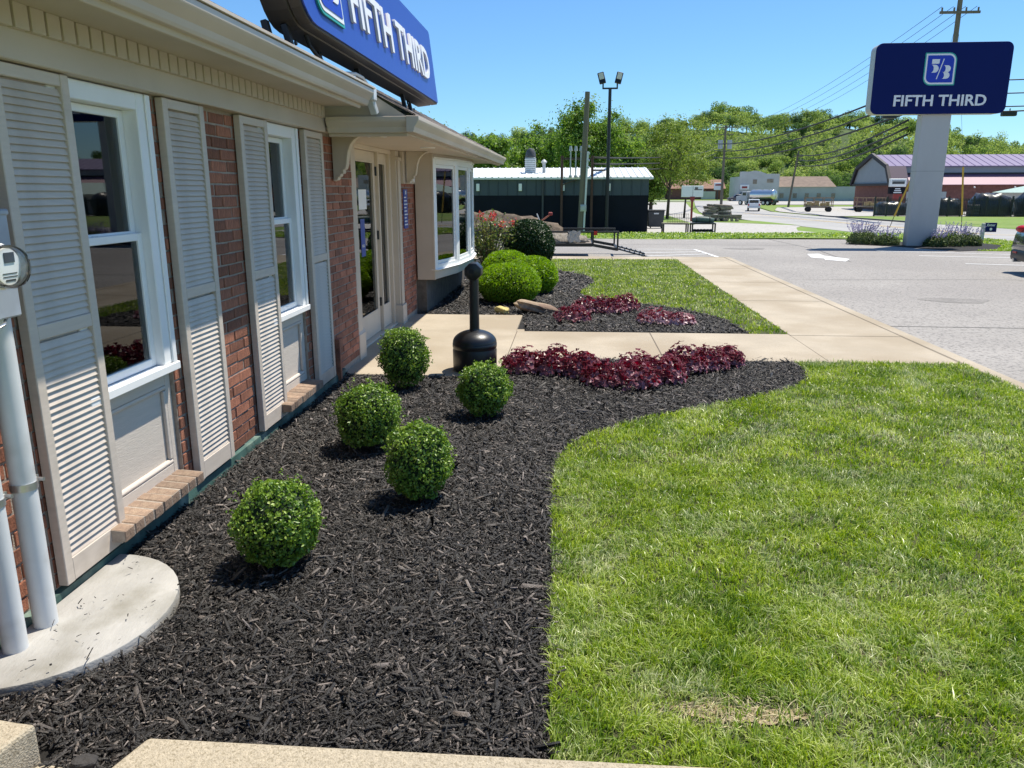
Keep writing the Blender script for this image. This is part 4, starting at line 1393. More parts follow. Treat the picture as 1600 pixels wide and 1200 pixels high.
for i, (x, y, r, h, lab) in enumerate((
        (-.44, 7.12, .21, .25, 'burgundy leafy plant at the row end next to the ash receptacle'),
        (-.14, 7.06, .21, .27, 'tall burgundy leafy plant second in the row from the ash receptacle'),
        (.10, 6.98, .19, .24, 'burgundy leafy plant third in the row, before the row dips toward lawn'),
        (.30, 6.68, .20, .22, 'low burgundy leafy plant where the row swings out toward lawn'),
        (.55, 6.60, .23, .25, 'burgundy leafy plant bulging farthest out into the mulch toward lawn'),
        (.60, 6.95, .20, .27, 'burgundy leafy plant behind the outermost one, close to the walk'),
        (.83, 6.80, .20, .25, 'burgundy leafy plant right of the outermost one in the row'),
        (1.06, 7.18, .21, .26, 'burgundy leafy plant third from the mulch tip by the lawn'),
        (1.30, 7.32, .20, .24, 'burgundy leafy plant second from the mulch tip by the lawn'),
        (1.52, 7.50, .16, .19, 'small burgundy leafy plant ending the row at the mulch tip'))):
    heuchera(x, y, r, h * (.80 + .14 * ((i * 7) % 5) / 4), lab, HG, 40 + i)
HB = 'burgundy foliage plants beyond the entry walk'
for i, (x, y, r, h, lab, m) in enumerate((
        (.02, 10.05, .24, .20, 'small reddish leafy plant against the flat tan rock', 'heuch'),
        (.26, 10.85, .26, .20, 'burgundy leafy plant at the left of the far clump by the lawn', 'heuch'),
        (.52, 10.80, .26, .22, 'burgundy leafy plant in the middle of the far clump by the lawn', 'heuch'),
        (.76, 11.0, .20, .22, 'burgundy leafy plant at the right of the far clump by the lawn', 'heuch'),
        (1.08, 9.98, .24, .17, 'low pale backed burgundy plant, nearer the rock, alone in mulch', 'heuch2'),
        (1.38, 9.92, .20, .13, 'low pale backed burgundy plant nearest the lawn point', 'heuch2'))):
    heuchera(x, y, r, h, lab, HB, 60 + i, m, 50)

# rocks
def rock(name, label, c, r, m, seed, rz=0):
    rng = np.random.default_rng(seed)
    ph = rng.uniform(0, 6, 8)
    b = MB()
    ex = 4
    b.ball((0, 0, 0), r, 20, 12, fn=lambda d: (abs(d.x) ** ex + abs(d.y) ** ex + abs(d.z) ** ex) ** (-1 / ex) * (1 + .08 * math.sin(d.x * 5 + ph[0]) * math.sin(d.y * 4 + ph[1]) + .06 * math.sin(d.z * 7 + ph[2] + d.x * 3)))
    o = b.build(name, m)
    o.location = c
    o.rotation_euler = (rng.normal() * .06, rng.normal() * .06, rz)
    return tag(o, label, 'rock')
rock('flat_rock', 'flat tan layered rock lying in mulch beside red leafy plant', (-.47, 10.75, .06), (.30, .15, .075), 'rock_tan', 3, .12)
rock('small_stone', 'small yellow stone in mulch at the edge of the entry pad', (-.955, 10.62, .045), (.10, .06, .045), 'rock_yellow', 5, -.6)

rock('small_rock', 'small dark rock on the rough footing between step and front kerb', (-1.40, 1.84, .02), (.035, .025, .02), mat('dark_rock', (0.05, 0.045, 0.042), .9, var=.3, bump=.6), 9, .3)
for pts, w_ in (([(4.0, 10.6), (7.5, 10.5), (11.5, 10.75), (15.3, 10.6)], .022), ([(7.0, 20.3), (7.4, 24.5), (7.2, 29.6)], .03), ([(4.0, 16.1), (8.2, 16.4), (12.6, 16.2)], .02), ([(-3, 26.2), (2.5, 26.5), (7.3, 26.3)], .03)):
    for a_, b_ in zip(pts[:-1], pts[1:]):
        sheet('asphalt_crack', strip(a_, b_, w_), .0035, 'crack')
for x_, y_, rx_, ry_ in ((6.3, 13.2, .5, .35), (9.8, 14.4, .35, .4), (5.4, 24.8, .6, .5), (11.3, 19.2, .5, .3)):
    sheet('oil_stain', [(x_ + rx_ * math.cos(t_) * (1 + .25 * math.sin(3 * t_ + x_)), y_ + ry_ * math.sin(t_) * (1 + .2 * math.cos(2 * t_ + y_))) for t_ in np.linspace(0, 6.283, 26)[:-1]], .003, 'stain')
# ash receptacle
ar = thing('ash_receptacle', (-.895, 7.12, .006), 'black plastic cigarette receptacle with domed base and tall neck on the entry pad', 'ashtray')
cx, cy = -.895, 7.12
b = MB()
b.lathe([(.195, .007), (.205, .02), (.207, .20), (.203, .212), (.203, .222), (.208, .228), (.208, .262), (.203, .27)], cx, cy, 40)
b.build('base_bucket', 'plastic_black', ar, smooth=True)
b = MB()
b.lathe([(.2055 * math.cos(t_), .2705 + .118 * math.sin(t_)) for t_ in np.linspace(0, 1.33, 12)] + [(.046, .40)], cx, cy, 40)
b.build('dome', 'plastic_black', ar, smooth=True)
b = MB()
b.lathe([(.046, .40), (.043, .87)], cx, cy, 24)
b.build('neck', 'plastic_black', ar, smooth=True)
b = MB()
pts = [(cx + .083 * math.cos(a), .93 + .083 * math.sin(a)) for a in [R(22.5 + 45 * k) for k in range(8)]]
b.prism(pts, 'y', cy - .085, cy + .085)
hd = b.build('head', 'plastic_black', ar, bevel=.010, seg=2, smooth=True)
hd.rotation_euler = (0, 0, 0)
b = MB()
b.cyl((cx - .01, cy - .088, .935), (cx - .01, cy - .083, .935), .022, n=16)
b.build('opening', 'rubber', hd)
b = MB()
b.box(cx - .19, cx - .06, cy - .205, cy - .16, .05, .15)

# ------------------------------------------------------------------ mulch chips
PADP = [(-2.4, 6.85), (-.65, 6.85), (-.55, 7.69), (2.6, 7.69), (2.6, 9.22), (-.55, 9.22), (-.55, 9.37), (-.65, 10.45), (-2.4, 10.45)]
def chips(n, x0, x1, y0, y1, ok, ls_, ws, rng, zb=-.012):
    P = np.stack([rng.uniform(x0, x1, n), rng.uniform(y0, y1, n)], 1)
    P = P[ok(P)]
    n = len(P)
    L = rng.gamma(3.2, 1, n) / 3.2 * ls_
    L = np.clip(L, ls_ * .35, ls_ * 2.4)
    fine = rng.random(n) < .45
    L = np.where(fine, L * .55, L)
    W = ws * rng.uniform(.4, 1.4, n)
    W = np.where(fine, W * .6, W)
    big = (rng.random(n) < .05) & ~fine
    L = np.where(big, L * 1.7, L)
    W = np.where(big, W * 1.9, W)
    H = W * rng.uniform(.25, .6, n)
    a = rng.uniform(0, 2 * math.pi, n)
    tilt = rng.normal(scale=.34, size=n)
    rollv = rng.normal(scale=.5, size=n)
    d = np.stack([np.cos(a) * np.cos(tilt), np.sin(a) * np.cos(tilt), np.sin(tilt)], 1)
    s = np.stack([-np.sin(a), np.cos(a), np.zeros(n)], 1)
    u = np.cross(d, s)
    s2 = s * np.cos(rollv)[:, None] + u * np.sin(rollv)[:, None]
    u2_ = np.cross(d, s2)
    zz = zb + rng.uniform(0, .022, n) + .25 * np.abs(np.sin(tilt)) * L
    c = np.concatenate([P, zz[:, None]], 1)
    Lh, Wh, Hh = L[:, None] / 2, W[:, None] / 2, H[:, None]
    k0, k1 = rng.uniform(.3, 1, n)[:, None], rng.uniform(.1, .9, n)[:, None]
    v = [c - d * Lh - s2 * Wh * k0, c - d * Lh * .9 + s2 * Wh * k0, c + d * Lh * .95 + s2 * Wh * k1, c + d * Lh - s2 * Wh * k1,
         c - d * Lh * .9 - s2 * Wh * k0 * .7 + u2_ * Hh, c - d * Lh * .8 + s2 * Wh * k0 * .7 + u2_ * Hh, c + d * Lh * .85 + s2 * Wh * k1 * .7 + u2_ * Hh, c + d * Lh * .9 - s2 * Wh * k1 * .7 + u2_ * Hh]
    V = np.stack(v, 1).reshape(-1, 3)
    b = (np.arange(n) * 8)[:, None]
    tr = np.array([(4, 5, 6), (4, 6, 7), (0, 1, 5), (0, 5, 4), (1, 2, 6), (1, 6, 5), (2, 3, 7), (2, 7, 6), (3, 0, 4), (3, 4, 7)])
    T = (b[:, :, None] + tr[None]).reshape(-1, 3)
    return V, T
rng = np.random.default_rng(5)
padarc = [(-2.06, 2.06), (-2.06, 3.16)] + [(-2.04 + .475 * math.cos(t_), 2.63 + .525 * math.sin(t_)) for t_ in np.linspace(math.pi / 2, -math.pi / 2, 22)]
def ok1(P):
    g_ = ~inside(LAWN1, P) & ~inside(PADP, P) & ~inside(padarc, P)
    g_ &= ~((P[:, 0] > -1.27) & (P[:, 1] < 1.945)) & ~((P[:, 0] < -1.53) & (P[:, 1] < 1.93)) & (P[:, 1] < 7.68)
    return g_
ch = join_np([chips(40000, -2.06, .02, 1.80, 3.6, ok1, .034, .0085, rng), chips(34000, -2.06, .1, 3.6, 5.4, ok1, .036, .0095, rng),
              chips(36000, -2.06, 2.22, 5.3, 7.69, ok1, .038, .011, rng)])
def spill(P):
    q = inside(LAWN1, P)
    near = np.zeros(len(P), bool)
    for dx_, dy_ in ((-.045, 0), (.03, .03), (0, .045), (-.03, .03)):
        near |= ~inside(LAWN1, P + np.array([dx_, dy_]))
    return q & near & (P[:, 1] < 7.6) & (P[:, 0] < 2.4)
onpad = lambda P: inside(padarc, P) & (P[:, 0] > -1.98)
ch = join_np([ch, chips(9000, -.1, 2.3, 1.97, 7.6, spill, .03, .008, rng, .006), chips(60, -2.0, -1.55, 2.1, 3.1, onpad, .022, .006, rng, .037),
              chips(700, -.6, 2.2, 7.70, 7.74, lambda P: rng.random(len(P)) < .25, .022, .006, rng, .006)])
tag(npobj('mulch_chips', ch[0], ch[1], 'chip'), 'dark brown shredded bark mulch covering the bed along the building', 'mulch', kind='stuff')
def ok2(P):
    return ~inside(LAWN2, P) & ~inside(PADP, P) & (P[:, 1] < 19.3)
ch = join_np([chips(22000, -2.06, 2.15, 9.24, 12.6, ok2, .045, .015, rng), chips(12000, -2.06, .5, 12.5, 19, ok2, .06, .02, rng)])
tag(npobj('mulch_chips', ch[0], ch[1], 'chip'), 'dark shredded mulch in the bed beyond the entry walk', 'mulch', kind='stuff')

# ------------------------------------------------------------------ lawn blades
def blades(poly, bb, n, h, w, rng, keep=None, z0=-.004, seg2=True, lean=.55):
    P = np.stack([rng.uniform(bb[0], bb[1], n), rng.uniform(bb[2], bb[3], n)], 1)
    # clumping
    P += rng.normal(scale=.012, size=P.shape)
    P = P[inside(poly, P)]
    if keep is not None:
        P = P[rng.random(len(P)) < keep(P)]
    n = len(P)
    ph_ = np.sin(P[:, 0] * 31 + 3 * np.sin(P[:, 1] * 11)) * np.sin(P[:, 1] * 37 + 3 * np.sin(P[:, 0] * 13)) + .6 * np.sin(P[:, 0] * 67 + P[:, 1] * 21) * np.sin(P[:, 1] * 59 - P[:, 0] * 17)
    sel = rng.random(n) < np.clip(.80 + .45 * ph_, .22, 1)
    P, ph_ = P[sel], ph_[sel]
    n = len(P)
    wave = .5 + .5 * np.sin(P[:, 0] * 3.1 + 1.3 * np.sin(P[:, 1] * 2.3)) * np.sin(P[:, 1] * 2.7 + .8 * np.sin(P[:, 0] * 4.1))
    hh = h * rng.uniform(.5, 1.35, n) * (.85 + .2 * wave) * np.clip(.95 + .25 * ph_, .6, 1.3)
    ww = w * rng.uniform(.7, 1.3, n)
    a = rng.uniform(0, 2 * math.pi, n)
    la = rng.uniform(0, 2 * math.pi, n) * .8 + 2.0 + 2.0 * np.sin(P[:, 0] * 5.7 + 2 * np.sin(P[:, 1] * 4.1))
    le = np.abs(rng.normal(scale=lean, size=n)) + .15
    c = np.concatenate([P, np.full((n, 1), z0)], 1)
    s = np.stack([np.cos(a), np.sin(a), np.zeros(n)], 1) * (ww / 2)[:, None]
    ld = np.stack([np.cos(la), np.sin(la), np.zeros(n)], 1)
    mid = c + ld * (hh * le * .35)[:, None] + np.array([0, 0, 1]) * (hh * .6)[:, None]
    tip = c + ld * (hh * le * 1.1)[:, None] + np.array([0, 0, 1]) * (hh * (1.0 - .25 * np.minimum(le, 1.5)))[:, None]
    V = np.stack([c - s, c + s, mid + s * .85, mid - s * .85, tip], 1).reshape(-1, 3)
    b = (np.arange(n) * 5)[:, None]
    tr = np.array([(0, 1, 2), (0, 2, 3), (3, 2, 4)])
    T = (b[:, :, None] + tr[None]).reshape(-1, 3)
    return V, T
def keep1(P):
    d = ((P[:, 0] - .58) / .30) ** 2 + ((P[:, 1] - 2.235) / .085) ** 2
    d2 = ((P[:, 0] - 1.35) / .35) ** 2 + ((P[:, 1] - 2.22) / .06) ** 2
    k = np.clip((d - .15) * .7, .2, 1) * np.clip((d2 - .2), .35, 1)
    return k
rng = np.random.default_rng(8)
gr = join_np([blades(LAWN1, (-.1, 2.4, 1.94, 3.0), 92000, .039, .0040, rng, keep1, lean=.6), blades(LAWN1, (-.1, 3.2, 3.0, 4.6), 102000, .039, .0047, rng, lean=.6),
              blades(LAWN1, (-.1, 3.83, 4.6, 7.69), 106000, .040, .0062, rng, lean=.6)])
tag(npobj('lawn_grass', gr[0], gr[1], 'grass'), 'sunlit green lawn with pale dry patches beside the mulch bed', 'grass', kind='stuff')
gr = blades(LAWN2, (-1.5, 2.56, 9.2, 19.3), 60000, .045, .012, rng, z0=-.006)
tag(npobj('lawn_grass', gr[0], gr[1], 'grass'), 'bright green lawn between the far mulch bed and the sidewalk', 'grass', kind='stuff')
straw = join_np([blades([(.1, 2.08), (1.15, 2.08), (1.15, 2.42), (.1, 2.42)], (.1, 1.15, 2.08, 2.42), 3200, .018, .0030, rng, lambda P: np.clip(1.1 - ((P[:, 0] - .58) / .36) ** 2 - ((P[:, 1] - 2.235) / .11) ** 2, 0, 1), lean=2.2, z0=.002),
                 blades([(1.0, 2.1), (1.8, 2.1), (1.8, 2.34), (1.0, 2.34)], (1.0, 1.8, 2.1, 2.34), 700, .016, .0030, rng, lean=1.8)])
tag(npobj('dry_straw', straw[0], straw[1], mat('straw', (0.44, 0.38, 0.23), .85, var=.3, island=.5)), 'dry pale grass straw around the bare patch of lawn', 'straw', kind='stuff')
VER = [(-8, 30.1), (-.6, 30.05), (2.7, 29.5), (4.85, 29.5), (7.0, 30.6), (8.8, 31.4), (10.7, 30.5), (15.3, 29.6), (15.3, 34), (-8, 34)]
gr = blades(VER, (-8, 15.3, 29.4, 34), 20000, .07, .045, rng, z0=-.13)
g2 = blades([(11.9, 24.2), (12.7, 24.65), (13.9, 26.6), (13.6, 28.4), (15.3, 29.5), (15.3, 23.9)], (11.8, 15.3, 23.9, 29.5), 9000, .06, .035, rng, z0=-.12)
gr = join_np([gr, g2])
tag(npobj('verge_grass', gr[0], gr[1], 'grass'), 'mown green grass on the verges beyond the parking lot', 'grass', kind='stuff')

# ------------------------------------------------------------------ pylon sign with catmint
ps = thing('pylon_sign', (11.0, 26.2, -.12), 'tall dark blue pylon sign reading FIFTH THIRD on a grey pole', 'sign')
b = MB()
b.box(10.68, 11.56, 26.12, 26.5, -.12, 3.90)
b.build('pole', 'signgrey', ps, bevel=.03, seg=2)
b = MB()
b.box(10.678, 11.562, 26.118, 26.502, 2.2, 2.206)
b.build('pole_seam', 'darkgrey', ps)
b = MB()
pp = [(x + 9.07, y + 3.89) for x, y in rrect(3.98, 2.04, .2, .2, .2, .2)]
b.prism(pp, 'y', 26.03, 26.45)
b.build('cabinet', 'signgrey', ps, bevel=.01)
b = MB()
b.prism(pp, 'y', 26.0, 26.028)
b.build('sign_face', 'navy', ps, bevel=.004)
logo(ps, .93, (-.62 + .14, 4.71 + .12), lambda u, v, d: (u, -.2 - d, v))
tm = text_mesh('FIFTH THIRD', 2.72, .32, .02, .02)
inst('lettering', tm, (9.73 - 11.0, 26.0 - 26.2 - .002, 4.12 + .12), ps, rot=(R(90), 0, 0))
def catmint(x, y, r, h, label, seed, nspk):
    rng = np.random.default_rng(seed)
    t = thing('catmint_plant', (x, y, -.12), label, 'plant', 'lavender flowered plants round the pylon sign')
    n = 1500
    a = rng.uniform(0, 6.28, n)
    f = np.sqrt(rng.uniform(0, 1, n))
    P = np.stack([r * f * np.cos(a), r * f * np.sin(a), h * .62 * (1 - .6 * f ** 2) * rng.uniform(.1, 1.1, n)], 1)
    V, T = quads_leaf(P, rng.normal(size=(n, 3)) + [0, 0, .6], .075, .045, rng)
    npobj('foliage', V, T, 'catmint', t, local=True)['kind'] = 'stuff'
    Ps, Ts = [], []
    for k in range(nspk):
        a = rng.uniform(0, 6.28)
        f = math.sqrt(rng.uniform(0, 1))
        base = np.array([r * .8 * f * math.cos(a), r * .8 * f * math.sin(a), h * .45])
        d = np.array([math.cos(a) * f * .7 + .15, math.sin(a) * f * .7, 1.0])
        d /= np.linalg.norm(d)
        hh = h * rng.uniform(.35, .7)
        for q in range(9):
            Ps.append(base + d * hh * (.3 + .7 * q / 8) + rng.normal(scale=.012, size=3))
            Ts.append(d)
    V, T = quads_leaf(np.array(Ps), rng.normal(size=(len(Ps), 3)), .06, .035, rng, T=np.array(Ts))
    npobj('flower_spikes', V, T, 'catflower', t, local=True)['kind'] = 'stuff'
catmint(9.72, 27.25, .52, .72, 'pale lavender flowered plant at the left end of the sign bed', 71, 60)
catmint(10.25, 26.7, .42, .55, 'lavender flowered plant just left of the sign pole', 72, 26)
catmint(11.5, 26.0, .36, .55, 'lavender flowered plant touching the right foot of the sign pole', 73, 26)
catmint(12.1, 26.35, .48, .70, 'lavender flowered plant midway between sign pole and small Enter sign', 74, 32)
catmint(12.72, 26.55, .45, .66, 'sprawling lavender flowered plant closest to the small Enter sign', 75, 28)
es = thing('enter_sign', (14.3, 28.85, -.12), 'small blue Enter direction sign on a grey post', 'sign')
b = MB()
b.box(14.27, 14.36, 28.80, 28.92, -.12, .50)
b.build('post', 'signgrey', es, bevel=.008)
b = MB()
b.box(14.362, 14.75, 28.82, 28.90, .20, .52)
b.build('sign_panel', 'navy', es, bevel=.004)
inst('lettering', text_mesh('Enter', .27, .085, .006, .02), (14.42 - 14.3, 28.817 - 28.85, .40 + .12), es, rot=(R(90), 0, 0))
b = MB()
b.cyl((14.555, 28.819, .30), (14.555, 28.812, .30), .045, n=14)
b.build('arrow_disc', 'letter', es)

# ------------------------------------------------------------------ dark metal building behind the lot
db = thing('storage_building', (-2, 48, -.63), 'long low dark building with white ribbed metal roof', 'building')
DX0, DX1, DY = -12.0, 4.12, 44.2
b = MB()
b.box(DX0, DX1, DY, DY + 9, -.75, 1.36)
b.build('lower_wall', 'navywall', db)
b = MB()
b.box(DX0, DX1, DY + .02, DY + 9, 1.361, 2.27)
b.build('upper_wall', 'bluegrey', db)
pm = MB().prism([(-.26, .0), (-.26, -.012), (.20, -.012), (.215, -.045), (.245, -.045), (.26, -.012), (.26, .0)], 'z', 0, .90).mesh('wall_panel', 'bluegrey')
x = DX0 + .27
while x < DX1 - .2:
    inst('wall_panel', pm, Vector((x, DY + .018, 1.365)) - ORG[db.name], db)
    x += .525
b = MB()
b.add([(DX0 - .2, DY - .25, 2.32), (DX1 + .22, DY - .25, 2.32), (DX1 + .22, DY + 4.6, 2.95), (DX0 - .2, DY + 4.6, 2.95), (DX0 - .2, DY + 9.4, 2.32), (DX1 + .22, DY + 9.4, 2.32),
       (DX0 - .2, DY - .25, 2.22), (DX1 + .22, DY - .25, 2.22), (DX1 + .22, DY + 9.4, 2.22), (DX0 - .2, DY + 9.4, 2.22)],
      [(0, 1, 2, 3), (3, 2, 5, 4), (6, 7, 1, 0), (7, 8, 5, 2, 1), (6, 9, 8, 7), (9, 6, 0, 3, 4), (8, 9, 4, 5)])
dro = b.build('roof', 'whitemetal', db)
rm = MB().prism([(-.05, 0), (-.025, .045), (.025, .045), (.05, 0)], 'y', 0, 4.8).mesh('roof_rib', 'whitemetal')
x = DX0
while x < DX1 + .2:
    inst('roof_rib', rm, Vector((x, DY - .26, 2.318)) - ORG[db.name], dro, rot=(math.atan2(.63, 4.85), 0, 0))
    x += .36
b = MB()
b.cyl((-1.66, DY - .06, -.7), (-1.66, DY - .06, 2.22), .06, n=10)
b.build('downpipe', 'darkgrey', db)
wl = MB().box(-.09, .09, -.12, 0, -.20, .20).mesh('wall_light', 'white', bevel=.02)
for x in (-5.25, -2.9, -.55, 1.95):
    inst('wall_light', wl, Vector((x, DY - .03, 1.80)) - ORG[db.name], db)
vt = thing('roof_vent', (-2.45, 46.2, 2.55), 'louvered white metal roof vent with dark domed cap on the white roof', 'vent')
b = MB()
b.box(-2.75, -2.15, 46.0, 46.5, 2.45, 3.45)
b.build('housing', 'trans', vt, bevel=.02)
b = MB()
for k in range(7):
    b.box(-2.77, -2.13, 45.97, 46.0, 2.65 + k * .11, 2.70 + k * .11)
b.build('louver', 'whitemetal', vt)
b = MB()
b.lathe([(.26, 3.45), (.30, 3.5), (.27, 3.75), (.17, 3.92), (.02, 3.97)], -2.45, 46.25, 14)
b.build('cap', 'darkgrey', vt, smooth=True)
b = MB()
b.box(-3.0, -2.0, 45.7, 46.8, 2.38, 2.60)
b.build('vent_base', 'whitemetal', vt)
vp = thing('roof_pipe', (-1.75, 46.2, 2.5), 'short white vent pipe with round cap beside the roof vent', 'pipe')
b = MB()
b.cyl((-1.68, 46.2, 2.4), (-1.68, 46.2, 3.15), .09, n=10)
b.build('stack', 'trans', vp, smooth=True)
b = MB()
b.lathe([(.15, 3.15), (.17, 3.22), (.08, 3.32), (.01, 3.36)], -1.68, 46.2, 12)
b.build('cap', 'trans', vp, smooth=True)

# dumpster
du = thing('dumpster', (5.2, 50.5, -.71), 'dark grey waste bin beside the end of the dark building', 'waste bin')
b = MB()
b.prism([(4.75, -.6), (5.62, -.6), (5.72, .38), (4.68, .38)], 'y', 50.1, 51.1)
b.build('body', 'darkgrey', du, bevel=.03)
b = MB()
b.box(4.64, 5.76, 50.05, 51.15, .382, .44)
b.build('lid', 'black', du, bevel=.02)
b = MB()
b.box(5.05, 5.35, 50.08, 50.098, .18, .26)
b.build('sticker', 'letter', du)
b = MB()
for x in (4.85, 5.5):
    b.cyl((x, 50.2, -.66), (x + .06, 50.2, -.66), .06, n=10)
b.build('caster', 'rubber', du)

# ------------------------------------------------------------------ poles, lamps, wires
lp = thing('lot_light', (1.85, 43.6, -.62), 'black pole with twin floodlight heads rising above the dark building', 'light pole')
b = MB()
b.cyl((1.85, 43.6, -.65), (1.85, 43.6, 6.85), .11, .085, n=12)
b.cyl((1.85, 43.6, -.65), (1.85, 43.6, -.3), .18, n=12)
b.build('pole', 'black', lp, smooth=True)
b = MB()
b.beam((1.45, 43.6, 6.82), (2.25, 43.6, 6.82), .08, .08)
b.cyl((1.48, 43.6, 6.8), (1.48, 43.6, 7.15), .04, n=8)
b.cyl((2.22, 43.6, 6.8), (2.22, 43.6, 7.15), .04, n=8)
b.build('crossarm', 'black', lp)
for sx in (-1, 1):
    hd = bpy.data.objects.new('lamp_head', MB().box(-.17, .17, -.06, .06, 0, .62).mesh('lamp_head', 'black', bevel=.03))
    _link(hd, lp)
    hd.location = Vector((1.85 + sx * .38, 43.55, 7.05)) - ORG[lp.name]
    hd.rotation_euler = (R(-18), R(sx * 14), 0)
    ln = bpy.data.objects.new('lamp_lens', MB().box(-.12, .12, -.072, -.062, .22, .56).mesh('lamp_lens', 'lamp_lens', bevel=.003))
    _link(ln, hd)
up_ = thing('service_pole', (.46, 42.6, -.6), 'weathered wooden pole with metal conduit and a meter, in front of the dark building', 'utility pole')
b = MB()
b.cyl((.42, 42.6, -.65), (.66, 42.6, 6.55), .17, .13, n=12)
b.build('pole', 'pole', up_, smooth=True)
b = MB()
b.cyl((.60, 42.43, -.6), (.74, 42.44, 3.6), .05, n=8)
b.build('conduit', 'conduit', up_, smooth=True)
b = MB()
b.cyl((.53, 42.38, .72), (.53, 42.25, .72), .12, n=14)
b.box(.40, .72, 42.37, 42.45, .55, .90)
b.build('meter', 'trans', up_)
b = MB()
for k in range(4):
    b.cyl((.70 + .03 * k, 42.45, 2.8 + .35 * k), (.82, 42.4, 2.8 + .35 * k), .06, n=8)
b.build('insulator', 'trans', up_)
tr = thing('transformer_rack', (-.3, 44.0, -.6), 'rusty two post rack with three hanging fuse tubes beside the wooden pole', 'transformer rack')
b = MB()
for x in (-.62, 1.02):
    b.cyl((x, 44.0, -.6), (x, 44.0, 3.45), .07, n=8)
b.build('post', mat('rusty_steel', (0.10, 0.05, 0.035), 0.8, var=.3), tr)
b = MB()
b.beam((-.65, 44.0, 3.3), (1.05, 44.0, 3.3), .1, .12)
b.beam((-.65, 44.0, 1.9), (.6, 44.0, 2.35), .06, .06)
b.build('crossarm', 'bark', tr)
for x in (-.16, .12, .40):
    b = MB()
    b.cyl((x, 43.9, 2.4), (x, 43.9, 3.7), .035, n=8)
    b.cyl((x, 43.9, 3.7), (x, 43.9, 3.95), .10, .06, n=10)
    b.cyl((x, 43.9, 2.3), (x, 43.9, 2.42), .09, n=8)
    b.build('fuse_tube', 'trans', tr)

def upole(name, x, y, h, label, r=.16, arms=((0, 2.4),), rz=0.0, lean=0.0, m='pole'):
    z0 = zg(y)
    t = thing(name, (x, y, z0), label, 'utility pole', 'utility poles along the road', rz)
    b = MB()
    b.cyl((0, 0, -.2), (lean, 0, h), r, r * .7, n=10)
    b.build('pole', m, t, local=True, smooth=True)
    for dz, w in arms:
        b = MB()
        b.beam((lean - w / 2, -.15, h - .35 - dz), (lean + w / 2, -.15, h - .35 - dz), .12, .14)
        for q in (-.45, -.15, .15, .45):
            b.cyl((lean + q * w, -.15, h - .28 - dz), (lean + q * w, -.15, h - .08 - dz), .05, n=6)
        b.build('crossarm', m, t, local=True)
    return t
pA = upole('utility_pole', 30.3, 166.3, 15.6, 'tall dark utility pole with pale transformers, beyond the pallet stack', .30, ((0, 4.2), (1.4, 3.0)))
for q in (-1, 1):
    b = MB()
    b.cyl((q * .9, -.2, 6.9 + 4.2), (q * .9, -.2, 6.9 + 5.9), .5, n=10)
    b.build('transformer', 'trans', pA, local=True)
pB = upole('utility_pole', 40.7, 154.7, 10.2, 'leaning utility pole in front of the pale grey building', .22, ((0.6, 1.8),), lean=1.1)
pC = upole('utility_pole', 22.66, 52.0, 13.9, 'utility pole with wooden crossarm rising behind the pylon sign', .19, ((1.0, 2.3),))
pD = upole('utility_pole', 52.0, 28.0, 10.5, 'utility pole beyond the right edge carrying the lower wires', .19, ((0, 2.3),))
PC = Vector((22.66, 52.0, zg(52) + 12.9))
PA = Vector((30.3, 166.3, zg(166) + 15.3))
PB = Vector((41.8, 154.7, zg(155) + 9.6))
def wire(a, b_, sag, label, r=.03, name='power_line'):
    a, b_ = Vector(a), Vector(b_)
    pts = []
    n = 18
    for k in range(n + 1):
        t = k / n
        p = a.lerp(b_, t)
        p.z -= sag * 4 * t * (1 - t)
        pts.append(p)
    mb = MB().tube(pts, r, 5)
    return tag(mb.build(name, 'wire', smooth='all'), label, 'power line', 'overhead wires')
for k, (dx, nm) in enumerate(((-1.0, 'outer left'), (-.35, 'inner left'), (.35, 'inner right'), (1.0, 'outer right'))):
    wire(PC + Vector((dx, 0, 0)), PA + Vector((dx * 2, 0, 0)), 2.2 + .15 * k, 'thin overhead wire from the %s insulator of the pole behind the pylon sign' % nm, .014)
for k, nm in enumerate(('upper', 'middle', 'lower')):
    wire(Vector((1.1, 44.0, 3.35 - .33 * k)), PA + Vector((-1.6, 0, -4.0 - 1.0 * k)), .6, '%s wire from the rusty rack toward the far transformer pole' % nm, .05)
for k, nm in enumerate(('uppermost', 'middle', 'lowest')):
    wire(PA + Vector((-2.0, 0, -3.2 - 1.3 * k)), Vector((27.0, 66.0, 9.75 - .95 * k)), 1.4, '%s of three thick cables rising from the far pole toward the pylon sign' % nm, .09)
    wire(Vector((27.0, 66.0, 9.75 - .95 * k)), Vector((52.0, 58.0, 10.4 - .9 * k)), .5, '%s of three cables continuing right from behind the pylon sign' % nm, .045)
for k, nm in enumerate(('upper', 'middle', 'lower')):
    wire(PB + Vector((0, 0, -.1 - .9 * k)), Vector((26.0, 66.0, 6.9 - .55 * k)), 1.0, '%s cable from the leaning pole toward the pylon sign post' % nm, .085)
sp_ = wire((24.5, 62, 7.05), (48, 56, 8.3), .5, 'span wire carrying signal boxes, just right of the pylon sign', .05)
for x, z, lab in ((22.9, 7.0, 'dark signal box hanging from cable left of the sign pole'), (26.3, 6.85, 'dark signal box with camera hanging just right of the sign pole'), (31.2, 7.1, 'long dark signal box farther right on the span wire')):
    t = thing('signal_box', (x, 61.5, z), lab, 'signal box', 'boxes hung on the span wire')
    b = MB()
    b.box(x - .55, x + .45, 61.3, 61.7, z - .35, z - .02)
    b.build('housing', 'black', t, bevel=.05)
    b = MB()
    b.cyl((x, 61.5, z - .02), (x, 61.5, z + .18), .04, n=6)
    b.build('hanger', 'black', t)
